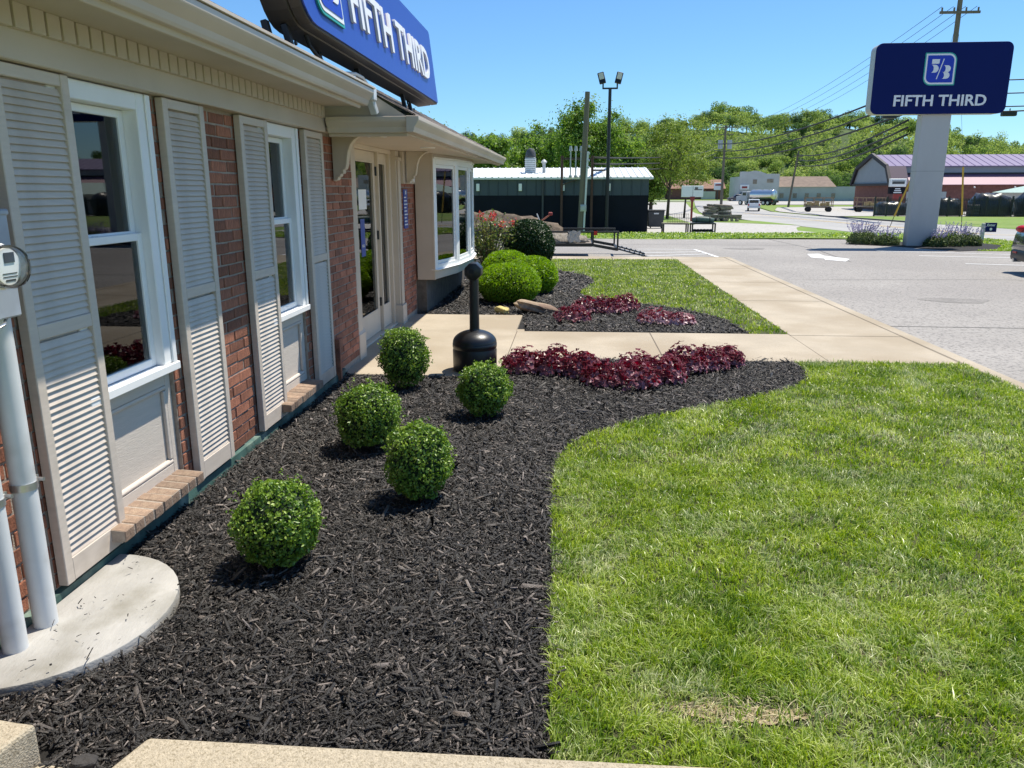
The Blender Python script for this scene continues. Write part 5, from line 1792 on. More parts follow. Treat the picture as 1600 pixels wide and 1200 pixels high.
for base, top, lab in (((20.2, 52.4), (21.24, 52.2, 2.6), 'yellow guy wire guard slanting left of the sign pole'), ((24.3, 51.6), (23.95, 51.7, 3.0), 'yellow guy wire guard standing nearly upright right of the sign pole')):
    z0 = zg(base[1])
    t = thing('guy_guard', (base[0], base[1], z0), lab, 'guy wire guard', 'yellow guy wire guards')
    a = Vector((base[0], base[1], z0))
    c_ = Vector(top)
    b = MB()
    b.cyl(a.lerp(c_, .22), c_, .055, n=8)
    b.build('guard', 'yellow', t, smooth=True)
    b = MB()
    b.cyl(a - Vector((0, 0, .1)), a.lerp(c_, .24), .02, n=6)
    b.tube([c_, PC + Vector((0, 0, -.6))], .008, 5)
    b.build('guy_wire', 'wire', t)

# ------------------------------------------------------------------ trailer with load
tl = thing('utility_trailer', (-1.5, 21.8, -.12), 'black open utility trailer with low rails parked behind the far lawn', 'trailer')
y0, y1 = 21.0, 22.75
b = MB()
b.box(-5.0, .52, y0 + .05, y1 - .05, .22, .27)
b.build('deck', 'oldwood', tl)
b = MB()
for y in (y0, y1):
    b.beam((-5, y, .235), (.54, y, .235), .05, .09)
    b.beam((.54, y, .235), (1.20, y, .12), .05, .08)
    b.beam((-5, y, .575), (1.23, y, .575), .05, .05)
for x in (-5, .54):
    b.beam((x, y0, .235), (x, y1, .235), .05, .08)
b.beam((1.20, y0, .12), (1.20, y1, .12), .05, .07)
b.build('frame', 'black', tl, bevel=.006)
for y in (y0, y1):
    for x in (-5.0, -3.2, -1.6, -.1, .55, 1.20):
        b = MB()
        b.beam((x, y, .20 if x < 1 else .12), (x, y, .57), .045, .045)
        b.build('rail_post', 'black', tl)
for y in (y0 + .25, y1 - .25):
    b = MB()
    b.beam((1.22, y, .12), (2.05, y, -.10), .28, .03)
    for k in range(6):
        b.beam((1.28 + k * .13, y - .14, .125 - .034 * k), (1.28 + k * .13, y + .14, .125 - .034 * k), .02, .03)
    b.build('ramp', 'black', tl)
for y, s_ in ((y0 - .14, 'n'), (y1 + .14, 'f')):
    for x in (-1.9, -2.7):
        b = MB()
        b.cyl((x, y - .09, .19), (x, y + .09, .19), .31, n=20)
        w_ = b.build('wheel', 'rubber', tl, smooth=True)
        b = MB()
        b.cyl((x, y - .095, .19), (x, y + .095, .19), .17, n=14)
        b.build('rim', 'steel', w_)
b = MB()
b.box(.57, .66, y0 - .035, y0 - .028, .49, .60)
b.build('tail_light', 'lens_red', tl)
ld = MB()
ph = [1.0, 2.2, .4]
ld.ball((-2.3, 21.9, .3), (2.0, .72, .72), 46, 22, fn=lambda d: 1 + .10 * math.sin(d.x * 8 + 1) * math.sin(d.y * 6) + .08 * math.sin(d.x * 15 + d.y * 9))
ld.v = [(v[0], v[1], max(v[2], .275)) for v in ld.v]
tag(ld.build('mulch_load', 'brownload', smooth='all'), 'heap of brown landscaping material loaded on the trailer', 'load')
tp = MB()
tp.ball((-.45, 21.75, .28), (.85, .68, .24), 40, 16, fn=lambda d: 1 + .12 * math.sin(d.x * 9) * math.sin(d.y * 11 + 1) + .09 * math.sin(d.x * 23 + d.y * 17) + .06 * math.sin(d.y * 31 - d.z * 19))
tp.v = [(v[0], v[1], max(v[2], .278)) for v in tp.v]
tag(tp.build('crumpled_tarp', 'tarp', smooth='all'), 'crumpled grey brown tarp at the rear of the trailer', 'tarp')
fl_ = MB()
ng = 10
for i in range(ng + 1):
    for j in range(5):
        t_ = i / ng
        fl_.v.append((-.12 + .32 * t_ + .03 * math.sin(j * 2), y0 - .055 - .012 * math.sin(i * 1.7 + j), .60 - .07 * j - .02 * math.sin(i)))
for i in range(ng):
    for j in range(4):
        fl_.f.append((i * 5 + j, (i + 1) * 5 + j, (i + 1) * 5 + j + 1, i * 5 + j + 1))
fo_ = fl_.build('draped_cloth', mat('striped_cloth', (0.45, 0.42, 0.38), .8, var=.6, scale=14, stretch=(8, 1, 1)))
so_ = fo_.modifiers.new('thick', 'SOLIDIFY')
so_.thickness = .008
tag(fo_, 'striped pale cloth hanging over the trailer side rail', 'cloth')
tw = thing('garden_tool', (-.72, 21.7, .5), 'orange handled tool sticking up from the trailer load', 'tool')
b = MB()
b.cyl((-.86, 21.6, .82), (-.62, 21.6, 1.0), .022, n=8)
b.build('handle', mat('orange_plastic', (0.55, 0.18, 0.10), .5), tw)
b = MB()
b.box(-.66, -.54, 21.57, 21.63, .98, 1.07)
b.build('grip', 'red', tw, bevel=.02)
b = MB()
b.cyl((-.88, 21.6, .8), (-.97, 21.6, 1.03), .018, n=6)
b.build('arm', 'conduit', tw)

# tables with grid and rolled cover
for (x0, x1, lab) in ((4.75, 6.1, 'long low black steel display table with a wire grid standing on it'), (6.25, 7.5, 'low black steel table with a lower shelf and green roll on top')):
    t = thing('steel_table', ((x0 + x1) / 2, 42.6, zg(42.6)), lab, 'table', 'low steel tables by the gravel lot')
    zb = zg(42.6)
    b = MB()
    b.box(x0, x1, 42.2, 43.0, zb + .50, zb + .56)
    b.build('top', 'oldwood' if x0 < 6 else 'black', t)
    for x in (x0 + .04, x1 - .04):
        for y in (42.24, 42.96):
            b = MB()
            b.box(x - .035, x + .035, y - .035, y + .035, zb, zb + .499)
            b.build('leg', 'black', t)
    if x0 > 6:
        b = MB()
        b.box(x0 + .08, x1 - .08, 42.25, 42.95, zb + .10, zb + .14)
        b.build('shelf', 'black', t)
        sacks = MB()
        for k in range(6):
            sacks.ball((x0 + .2 + k * .17, 42.5, zb + .19), (.12, .2, .06), 10, 6)
        tag(sacks.build('dark_sacks', 'black', smooth='all'), 'row of dark bundles on the lower table shelf', 'bundles')
zb = zg(42.6)
gd = thing('wire_grid', (5.5, 42.5, zb + .56), 'thin dark wire grid panel standing on the display table', 'wire grid')
b = MB()
for k in range(13):
    b.cyl((5.0 + k * .09, 42.5, zb + .56), (5.0 + k * .09, 42.5, zb + 1.05), .008, n=5)
b.build('upright_wire', 'black', gd)
b = MB()
for k in range(3):
    b.cyl((4.98, 42.51, zb + .62 + k * .2), (6.1, 42.51, zb + .62 + k * .2), .008, n=5)
b.build('cross_wire', 'black', gd)
rl = thing('rolled_cover', (6.85, 42.6, zb + .56), 'grey green rolled cover lying along the steel table', 'roll')
b = MB()
b.tube([(6.3, 42.6, zb + .70), (6.7, 42.6, zb + .74), (7.1, 42.6, zb + .72), (7.45, 42.6, zb + .68)], [.12, .17, .16, .11], 12)
b.build('roll', 'green_roll', rl, smooth='all')
for x in (6.5, 7.2):
    b = MB()
    b.cyl((x, 42.6, zb + .73), (x + .03, 42.6, zb + .73), .175, n=14)
    b.build('strap', 'black', rl)

# board sign on red post, pallets
bs = thing('board_sign', (10.0, 67.9, -.94), 'blank white board sign on a red post in the gravel lot', 'sign')
b = MB()
b.box(9.9, 10.06, 67.9, 68.05, -1.0, 1.10)
b.build('post', 'red', bs)
b = MB()
b.box(9.05, 10.85, 67.9, 67.99, 1.06, 1.98)
pnl_ = b.build('panel', 'white', bs, bevel=.02)
b = MB()
b.box(9.98, 10.0, 67.885, 67.898, 1.08, 1.96)
b.box(10.1, 10.75, 67.885, 67.898, 1.62, 1.70)
b.box(10.15, 10.4, 67.884, 67.897, 1.66, 1.86)
b.build('print', 'greycar', bs)
b = MB()
b.box(9.80, 10.16, 67.87, 67.899, .75, 1.1)
b.build('post_cap', 'red', bs)
psx = 11.3
zb = zg(67.5)
pal = MB()
for k in range(3):
    pal.box(-.55, .55, -.5 + k * .42, -.42 + k * .42, 0, .09)
for k in range(6):
    pal.box(-.6 + k * .205, -.49 + k * .205, -.52, .48, .092, .115)
pal_me = pal.mesh('pallet', 'oldwood')
pi = 0
for col, (px_, nn, dx) in enumerate(((11.6, 7, .08), (12.75, 7, -.06))):
    for k in range(nn):
        o = inst('pallet', pal_me, (px_ + random.uniform(-.12, .12) + dx * k * .3, 68 + random.uniform(-.1, .1), zb + .46 + k * .13), scale=(1, 1, 1.1), rot=(random.uniform(-.06, .06), random.uniform(-.09, .09), random.uniform(-.5, .5)))
        tag(o, '%s pallet from the ground in the %s column of the jumbled pallet stack' % (('lowest', 'second', 'third', 'fourth', 'fifth', 'sixth', 'topmost')[k], ('left', 'right')[col]), 'pallet', 'stacked wooden pallets')
for k in range(3):
    o = inst('pallet', pal_me, (11.4 + k * 1.05, 67.9, zb + .24 - .0), scale=(1.0, 1.1, 1.6), rot=(0, 0, random.uniform(-.1, .1)))
    tag(o, '%s of the three weathered pallets laid flat as base of the jumbled stack' % ('leftmost', 'middle', 'rightmost')[k], 'pallet', 'stacked wooden pallets')
lg = MB()
lg.beam((10.9, 67.3, zb + .52), (14.0, 67.3, zb + .50), .18, .14)
tag(lg.build('timber_beam', 'oldwood'), 'long dark timber lying across the pallets', 'timber')
b = MB()
for k in range(6):
    lgm = MB().cyl((0, -.7, 0), (0, .7, 0), .13, n=8).mesh('log', 'oldwood')
    o = inst('log', lgm, (11.6 + k * .42, 67.6, zb + .13), rot=(0, 0, random.uniform(-.3, .3)))
    tag(o, '%s short log from the left on the ground under the pallet stack' % ('first', 'second', 'third', 'fourth', 'fifth', 'last')[k], 'log', 'logs under the pallet stack')

# ------------------------------------------------------------------ vehicles
def wheel(parent, x, y, r, w, rim='steel'):
    b = MB()
    b.cyl((x - w / 2, y, r), (x + w / 2, y, r), r, n=20)
    o = b.build('wheel', 'rubber', parent, local=True, smooth=True, bevel=.02)
    b = MB()
    b.cyl((x - w / 2 - .012, y, r), (x + w / 2 + .012, y, r), r * .6, n=14)
    b.build('rim', rim, o, local=True)
pk = thing('pickup_truck', (29.6, 133.5, zg(133.5)), 'white pickup truck driving away along the road', 'pickup truck', rz=R(-12))
b = MB()
b.prism([(-2.75, .55), (2.7, .55), (2.75, .75), (2.72, 1.08), (1.5, 1.18), (-.55, 1.18), (-.55, 1.22), (-2.75, 1.22)], 'x', -.98, .98)
b.build('body', 'whitecar', pk, local=True, bevel=.06, seg=2)
b = MB()
b.prism([(-.60, 1.18), (1.45, 1.18), (.80, 1.80), (.4, 1.86), (-.35, 1.86), (-.55, 1.80)], 'x', -.86, .86)
b.build('cab', 'whitecar', pk, local=True, bevel=.06, seg=2)
b = MB()
b.box(-.70, .70, -.66, -.60, 1.30, 1.72)
b.build('rear_window', 'darkglass', pk, local=True)
for s_ in (-1, 1):
    b = MB()
    b.prism([(-.45, 1.24), (1.2, 1.24), (.75, 1.72), (-.4, 1.74)], 'x', s_ * .872, s_ * .88)
    b.build('side_window', 'darkglass', pk, local=True)
    b = MB()
    b.box(s_ * .82 - .08, s_ * .82 + .08, -2.80, -2.74, .85, 1.18)
    b.build('tail_light', 'lens_red', pk, local=True)
    b = MB()
    b.box(s_ * 1.08 - .12, s_ * 1.08 + .12, .95, 1.15, 1.2, 1.42)
    b.build('mirror', 'black', pk, local=True)
    for y in (-1.7, 1.75):
        wheel(pk, s_ * .85, y, .42, .26)
b = MB()
b.box(-.88, .88, -2.90, -2.77, .50, .68)
b.build('rear_bumper', 'chrome', pk, local=True, bevel=.03)
b = MB()
b.box(-.70, .70, -2.775, -2.755, .72, 1.19)
b.build('tailgate', 'whitecar', pk, local=True, bevel=.02)
b = MB()
b.box(-.25, .25, -2.91, -2.902, .54, .64)
b.build('licence_plate', 'letter', pk, local=True)

tk = thing('tanker_truck', (38.6, 168.0, zg(168)), 'tanker truck with polished silver tank parked before the pale building', 'tanker truck', rz=R(38))
b = MB()
prof_ = []
b.cyl((0, -3.2, 2.05), (0, 2.1, 2.05), 1.05, n=24)
b.ball((0, -3.2, 2.05), (1.05, .25, 1.05), 20, 10)
b.ball((0, 2.1, 2.05), (1.05, .25, 1.05), 20, 10)
b.build('tank', 'chrome', tk, local=True, smooth=True)
b = MB()
b.box(-.5, .5, -3.5, 5.0, .75, 1.0)
b.box(-1.1, 1.1, -3.6, -3.0, .55, 1.0)
b.build('chassis', 'black', tk, local=True)
b = MB()
b.prism([(2.7, .75), (5.6, .75), (5.6, 1.75), (4.4, 1.95), (4.1, 2.75), (2.8, 2.75)], 'x', -1.1, 1.1)
b.build('cab', 'trans', tk, local=True, bevel=.08)
b = MB()
b.box(-1.115, 1.115, 3.0, 3.9, 1.95, 2.55)
b.build('cab_window', 'darkglass', tk, local=True)
b = MB()
for s_ in (-1, 1):
    b.cyl((s_ * .35, -3.2, 3.15), (s_ * .35, 2.0, 3.15), .03, n=6)
for k in range(3):
    b.lathe([(.25, 3.05), (.25, 3.25)], 0, -2 + k * 1.6, 10)
b.cyl((.6, -3.45, 1.0), (.6, -3.45, 3.1), .03, n=6)
b.cyl((.2, -3.45, 1.0), (.2, -3.45, 3.1), .03, n=6)
b.build('ladder_rail', 'steel', tk, local=True)
for s_ in (-1, 1):
    for y in (-2.6, -1.5, 4.4):
        wheel(tk, s_ * .95, y, .5, .3)
    b = MB()
    b.box(s_ * .95 - .1, s_ * .95 + .1, -3.64, -3.60, .75, .95)
    b.build('tail_light', 'lens_red', tk, local=True)

def car(name, loc, rz, m, label, cat='car', suv=True, near=False):
    t = thing(name, loc, label, cat, rz=rz)
    h = 1.68 if suv else 1.45
    body = [(-2.28, .38), (-2.33, .55), (-2.30, .80), (-2.22, 1.00), (-2.05, 1.04), (1.0, 1.0), (2.05, .88), (2.30, .70), (2.30, .35), (2.15, .25), (-2.15, .25)]
    def loft(side, w, wt, name, m_, bev):
        b = MB()
        b.prism(side, 'x', -w, w)
        zmx = max(p[1] for p in side)
        zmn = min(p[1] for p in side)
        b.v = [(v[0] * (1 - (1 - wt) * ((v[2] - zmn) / (zmx - zmn))), v[1], v[2]) for v in b.v]
        return b.build(name, m_, t, local=True, bevel=bev, seg=3, smooth=True)
    loft(body, .92, .97, 'body', m, .10)
    loft([(-2.12, .98), (-2.0, 1.25), (-1.72, 1.55), (-1.3, h - .03), (-.2, h), (.45, h - .06), (1.15, 1.0)], .86, .80, 'cabin', m, .07)
    b = MB()
    b.add([(-.66, -2.085, 1.12), (.66, -2.085, 1.12), (.56, -1.80, 1.50), (-.56, -1.80, 1.50)], [(0, 1, 2, 3)])
    b.v = [(v[0], v[1] - .025, v[2] + .012) for v in b.v]
    b.build('rear_window', 'darkglass', t, local=True)
    for s_ in (-1, 1):
        b = MB()
        b.prism([(-1.75, 1.08), (.85, 1.06), (.35, h - .16), (-1.35, h - .15)], 'x', s_ * .80, s_ * .86)
        b.v = [(v[0] * (1 - .10 * (v[2] - 1.06) / .5), v[1], v[2]) for v in b.v]
        b.build('side_window', 'darkglass', t, local=True)
        b = MB()
        b.ball((s_ * .74, -2.19, .93), (.19, .14, .085), 14, 8)
        b.build('tail_light', 'lens_red', t, local=True, smooth='all')
        b = MB()
        b.box(s_ * .60 - .10, s_ * .60 + .10, -2.352, -2.30, .42, .46)
        b.build('reflector', 'lens_red', t, local=True)
        for y in (-1.40, 1.42):
            wheel(t, s_ * .80, y, .35, .22)
    b = MB()
    b.box(-.86, .86, -2.345, -2.10, .26, .50)
    b.build('rear_bumper', 'black', t, local=True, bevel=.06, seg=2, smooth=True)
    b = MB()
    b.box(-.22, .22, -2.335, -2.30, .66, .78)
    b.build('licence_plate', 'letter', t, local=True)
    b = MB()
    b.cyl((-.6, -2.36, .27), (-.6, -2.2, .27), .04, n=10)
    b.build('exhaust', 'chrome', t, local=True)
    return t
car('parked_car', (11.88, 17.05, -.12), R(-97), 'darkcar', 'dark car rear end parked at the edge of the lot by the Enter sign')
car('parked_car', (41.5, 207.0, zg(207)), R(95), 'greycar', 'distant dark SUV parked beside the red roofed building')

# flat hay wagons
def wagon(x, y, label, rz, seed):
    rng = np.random.default_rng(seed)
    t = thing('flat_wagon', (x, y, zg(y)), label, 'wagon', 'flat wagons by the barn lot', rz)
    b = MB()
    b.box(-2.1, 2.1, -1.0, 1.0, .78, .90)
    b.box(-1.8, 1.8, -.1, .1, .6, .78)
    b.build('deck', 'oldwood', t, local=True)
    for px_ in (-2.0, -.7, .7, 2.0):
        for py in (-.95, .95):
            b = MB()
            b.box(px_ - .05, px_ + .05, py - .05, py + .05, .90, 2.15)
            b.build('stake', 'wood', t, local=True)
    b = MB()
    for py in (-.95, .95):
        b.beam((-2.1, py, 2.12), (2.1, py, 2.12), .08, .12)
        b.beam((-2.1, py, 1.5), (2.1, py, 1.5), .06, .10)
    b.build('rail', 'wood', t, local=True)
    for sx in (-1.5, 1.5):
        for sy in (-.85, .85):
            b = MB()
            b.cyl((sx, sy - .13, .40), (sx, sy + .13, .40), .40, n=14)
            b.build('wheel', 'rubber', t, local=True)
    b = MB()
    for k in range(10):
        bx, by = rng.uniform(-1.7, 1.7), rng.uniform(-.6, .6)
        s_ = rng.uniform(.2, .38)
        b.box(bx - s_, bx + s_, by - s_ * .8, by + s_ * .8, .905, .905 + s_ * rng.uniform(1, 2.4))
    lo_ = b.build('load', 'tan', t, local=True)
wagon(38.1, 127.4, 'flat wooden wagon with timber stakes in front of the pale grey building', R(-10), 3)
wagon(44.9, 125.0, 'flat wooden wagon with timber rails parked by the violet roofed barn', R(-6), 4)

# ------------------------------------------------------------------ far buildings
bn = thing('barn_store', (50, 138, -1.7), 'large barn like store with violet metal roof and grey gambrel front', 'building')
BX, BX1 = 49.7, 120.0
b = MB()
b.box(BX + .4, BX1, 129.6, 147, -2.0, 2.42)
b.build('brick_base', 'barnbrick', bn)
b = MB()
b.add([(BX - .4, 128.9, 2.38), (BX1, 128.9, 2.38), (BX1, 132.3, 3.92), (BX + 3.0, 132.3, 3.92), (BX + 2.6, 128.9, 2.38)], [(4, 1, 2, 3)])
b.add([(BX + 2.6, 128.9, 2.30), (BX1, 128.9, 2.30), (BX1, 128.9, 2.38), (BX + 2.6, 128.9, 2.38)], [(0, 1, 2, 3)])
lr = b.build('lower_roof', 'pinkroof', bn)
b = MB()
b.box(BX + 2.6, BX1, 132.35, 133.5, 3.80, 4.22)
b.build('band', 'barndark', bn)
b = MB()
b.box(BX + 2.6, BX1, 132.4, 133.5, 4.221, 5.22)
b.build('clerestory_wall', 'barngrey', bn)
b = MB()
b.add([(BX - .5, 132.0, 5.24), (BX1, 132.0, 5.24), (BX1, 138.5, 7.22), (BX - .5, 138.5, 7.22), (BX1, 145.0, 5.24), (BX - .5, 145.0, 5.24)], [(0, 1, 2, 3), (3, 2, 4, 5)])
b.add([(BX - .5, 131.95, 5.12), (BX1, 131.95, 5.12), (BX1, 131.95, 5.25), (BX - .5, 131.95, 5.25)], [(0, 1, 2, 3)])
ur = b.build('upper_roof', 'purple', bn)
b = MB()
gam = [(130.0, 2.42), (131.9, 5.15), (138.5, 7.15), (145.1, 5.15), (147.0, 2.42)]
b.prism(gam, 'x', BX, BX + 2.6)
b.build('gable_wall', 'barngrey', bn)
b = MB()
b.add([(BX - .5, 129.6, 2.40), (BX + 2.61, 129.6, 2.40), (BX + 2.61, 131.75, 5.22), (BX - .5, 131.75, 5.22)], [(0, 1, 2, 3)])
b.build('gambrel_flank', mat('dark_violet_roof', (0.07, 0.035, 0.07), .5), bn)
b = MB()
gt = [(129.7, 2.40), (131.85, 5.2), (138.5, 7.2), (145.15, 5.2), (147.3, 2.40)]
for i in range(4):
    b.beam((BX - .28, gt[i][0], gt[i][1]), (BX - .28, gt[i + 1][0], gt[i + 1][1]), .6, .45, upv=(1, 0, 0))
b.beam((BX - .2, 129.7, 2.42), (BX - .2, 147.3, 2.42), .3, .35)
b.build('gable_trim', 'barndark', bn)
b = MB()
for x in range(12):
    xx = BX + 6 + x * 6
    b.cyl((xx, 128.8, 2.0), (xx, 128.6, 1.95), .12, n=8)
b.build('wall_lamp', 'letter', bn)
b = MB()
b.box(52.0, 58.0, 129.5, 129.595, -1.8, 1.3)
b.build('loading_door', 'grey_wall', bn)
b = MB()
x = BX
while x < BX1:
    b.add([(x, 131.99, 5.245), (x + .12, 131.99, 5.245), (x + .12, 138.49, 7.225), (x, 138.49, 7.225), (x + .06, 131.99, 5.30), (x + .06, 138.49, 7.28)], [(0, 4, 5, 3), (4, 1, 2, 5)])
    x += 1.2
so2 = b.build('standing_seam', 'purple', ur)
so2['kind'] = 'stuff'
bsn = thing('store_sign', (49.1, 126, -1.7), 'white store sign over a dark message board on a red post by the barn', 'sign')
b = MB()
b.box(48.75, 49.95, 126.0, 126.4, -1.8, 1.3)
b.build('post', 'red', bsn)
b = MB()
b.box(47.95, 50.35, 125.8, 126.4, 2.05, 3.25)
b.build('panel', 'white', bsn, bevel=.05)
b = MB()
b.box(47.95, 50.25, 125.8, 126.4, 1.0, 2.0)
b.build('message_board', 'navywall', bsn)
b = MB()
b.box(48.25, 50.05, 125.76, 125.798, 2.45, 2.80)
b.box(48.20, 50.10, 125.76, 125.797, 2.86, 2.95)
b.build('panel_print', 'darkgrey', bsn)
b = MB()
for k in range(3):
    b.box(48.55 + .1 * k, 49.75 - .12 * k, 125.76, 125.798, 1.12 + k * .28, 1.26 + k * .28)
b.build('board_print', 'letter', bsn)

# fence in front of the barn yard
fn = thing('iron_fence', (40, 89, -1.2), 'black picket fence along the barn yard beside the road', 'fence')
fx0, fy0, fx1, fy1 = 33.3, 91.0, 62.0, 85.2
L_ = math.hypot(fx1 - fx0, fy1 - fy0)
npst = 24
pk_ = MB()
for k in range(npst + 1):
    t_ = k / npst
    x, y = fx0 + (fx1 - fx0) * t_, fy0 + (fy1 - fy0) * t_
    z = zg(y)
    b = MB()
    b.box(x - .07, x + .07, y - .07, y + .07, z - .1, z + 2.15)
    b.build('fence_post', 'black', fn)
    if k < npst:
        for q in range(1, 8):
            t2 = (k + q / 8) / npst
            xx, yy_ = fx0 + (fx1 - fx0) * t2, fy0 + (fy1 - fy0) * t2
            pk_.box(xx - .022, xx + .022, yy_ - .022, yy_ + .022, zg(yy_) + .1, zg(yy_) + 1.95)
pko = pk_.build('pickets', 'black', fn)
pko['kind'] = 'stuff'
b = MB()
for h in (.25, 1.75):
    b.beam((fx0, fy0, zg(fy0) + h), (fx1, fy1, zg(fy1) + h), .05, .07)
b.build('fence_rail', 'black', fn)
rng = np.random.default_rng(31)
for k, (x, y, rx, ry, rz_, lab) in enumerate(((36.5, 95, 1.6, 1.2, 1.0, 'dark covered heap behind the left end of the black fence'), (42.3, 94, 1.4, 1.2, 1.3, 'dark covered heap behind the fence right of the sign pole'),
        (46.5, 93, 2.0, 1.4, 1.7, 'large black plastic wrapped pile behind the fence near the green canopy'), (51.0, 92, 2.0, 1.4, 1.9, 'tall black plastic wrapped pile behind the fence at the frame edge'))):
    ph = rng.uniform(0, 6, 4)
    b = MB()
    b.ball((0, 0, 0), (rx, ry, rz_ * 1.25), 20, 14, fn=lambda d: (abs(d.x) ** 4 + abs(d.y) ** 4 + abs(d.z) ** 4) ** -.25 * (1 + .07 * math.sin(d.x * 9 + ph[0]) * math.sin(d.z * 8 + ph[1]) + .05 * math.sin(d.x * 17 + d.z * 5)))
    o = b.build('covered_pile', mat('black_plastic_wrap', (0.03, 0.032, 0.035), .35, var=.5, scale=2), smooth='all')
    o.location = (x, y, zg(y) + .3)
    tag(o, lab, 'pile', 'covered piles behind the fence')
for k, (x, y) in enumerate(((38.6, 93.2), (40.0, 93.0), (44.3, 92.0))):
    b = MB()
    zz = zg(y)
    b.box(x - .55, x + .55, y - .5, y + .5, zz, zz + .12)
    for q in range(3):
        b.box(x - .5, x + .5, y - .45, y + .45, zz + .13 + q * .38, zz + .48 + q * .38)
    tag(b.build('stacked_goods', 'darkgrey', bevel=.03), ('grey stacked crates behind the fence, next to the left covered heap', 'grey stacked crates behind the fence, just left of the sign pole', 'grey stacked crates behind the fence between two black piles')[k], 'crates', 'stacked goods behind the fence')
cn = thing('green_canopy', (58, 100, -1.3), 'open shed with pale green metal roof at the right edge', 'shed')
b = MB()
b.add([(54.5, 97, 1.25), (75, 97, 1.25), (75, 103, 2.7), (58.5, 103, 2.7), (54.5, 109, 1.25), (75, 109, 1.25)], [(0, 1, 2, 3), (3, 2, 5, 4), (0, 3, 4)])
b.build('roof', 'greenroof', cn)
b = MB()
b.box(55, 75, 97.3, 108.5, 1.05, 1.24)
b.build('fascia', 'white_wall', cn)
b = MB()
b.box(55.3, 75, 98, 108, -1.4, 1.05)
b.build('wall', 'white_wall', cn)
for x in (55.0, 61, 67, 73):
    b = MB()
    b.box(x, x + .2, 97.2, 97.4, -1.5, 1.2)
    b.build('post', 'white', cn)

ff = thing('storefront_building', (47, 212, -1.2), 'old two storey pale building with stepped false front', 'building')
b = MB()
b.box(42.4, 52.3, 209, 222, -1.4, 4.9)
b.prism([(42.4, 4.9), (52.3, 4.9), (52.3, 5.55), (49.0, 5.6), (47.6, 6.1), (46.2, 6.35), (44.6, 6.1), (43.2, 6.15), (42.4, 6.1)], 'y', 209, 209.5)
b.build('wall', 'white_wall', ff)
for x0, x1, z0, z1, nm in ((45.7, 46.7, 3.1, 4.2, 'window'), (49.2, 50.8, 3.4, 4.3, 'window'), (42.8, 43.6, -1.1, 1.0, 'door'), (44.2, 44.9, -1.1, 1.0, 'door')):
    b = MB()
    b.box(x0, x1, 208.9, 208.99, z0, z1)
    b.build(nm, 'oldwood' if nm == 'window' else 'darkgrey', ff)
b = MB()
b.box(42.6, 44.8, 208.7, 208.98, 1.7, 2.9)
b.build('shop_sign', 'white', ff)
b = MB()
b.box(43.0, 44.3, 208.6, 208.69, 2.0, 2.5)
b.build('sign_print', 'red', ff)
lgb = thing('long_building', (66, 211, -1.2), 'long pale grey building with brown roof and small boarded windows', 'building')
b = MB()
b.box(52.6, 100, 210, 222, -1.4, 2.4)
b.build('wall', 'grey_wall', lgb)
b = MB()
b.add([(52.5, 209.6, 2.35), (66.8, 209.6, 2.35), (66.2, 216, 5.0), (52.5, 216, 5.0), (52.5, 222.4, 2.35), (66.8, 222.4, 2.35)], [(0, 1, 2, 3), (3, 2, 5, 4), (1, 5, 2)])
b.build('roof', 'brownroof', lgb)
for x in (52.9, 56.2, 59.2, 62.2, 65.8):
    b = MB()
    b.box(x, x + .95, 209.9, 209.99, -.4, .75)
    b.build('window', 'oldwood', lgb)
rr_ = thing('red_roof_building', (38, 240, -1.0), 'low building with reddish brown roof behind the utility pole', 'building')
b = MB()
b.box(28, 43.5, 236, 246, -1.2, 2.0)
b.build('wall', 'barnbrick', rr_)
b = MB()
b.add([(27, 235.4, 2.0), (44, 235.4, 2.0), (44, 241, 4.6), (27, 241, 4.6), (27, 247, 2.0), (44, 247, 2.0)], [(0, 1, 2, 3), (3, 2, 5, 4), (1, 5, 2), (0, 3, 4)])
b.build('roof', 'redroof', rr_)
b = MB()
b.box(37, 41, 234.9, 235.3, -1.0, 1.2)
b.build('porch', 'white_wall', rr_)
ws_ = thing('road_sign', (38.4, 217, -1.1), 'white shop sign on a tall post before the red roofed building', 'sign')
b = MB()
b.cyl((38.4, 217, -1.2), (38.4, 217, 1.6), .12, n=8)
b.build('post', 'darkgrey', ws_)
b = MB()
b.box(37.4, 39.5, 216.8, 217.1, 1.6, 3.5)
b.build('panel', 'white', ws_, bevel=.05)
b = MB()
b.box(37.7, 39.2, 216.7, 216.79, 2.7, 3.1)
b.build('print', 'red', ws_)

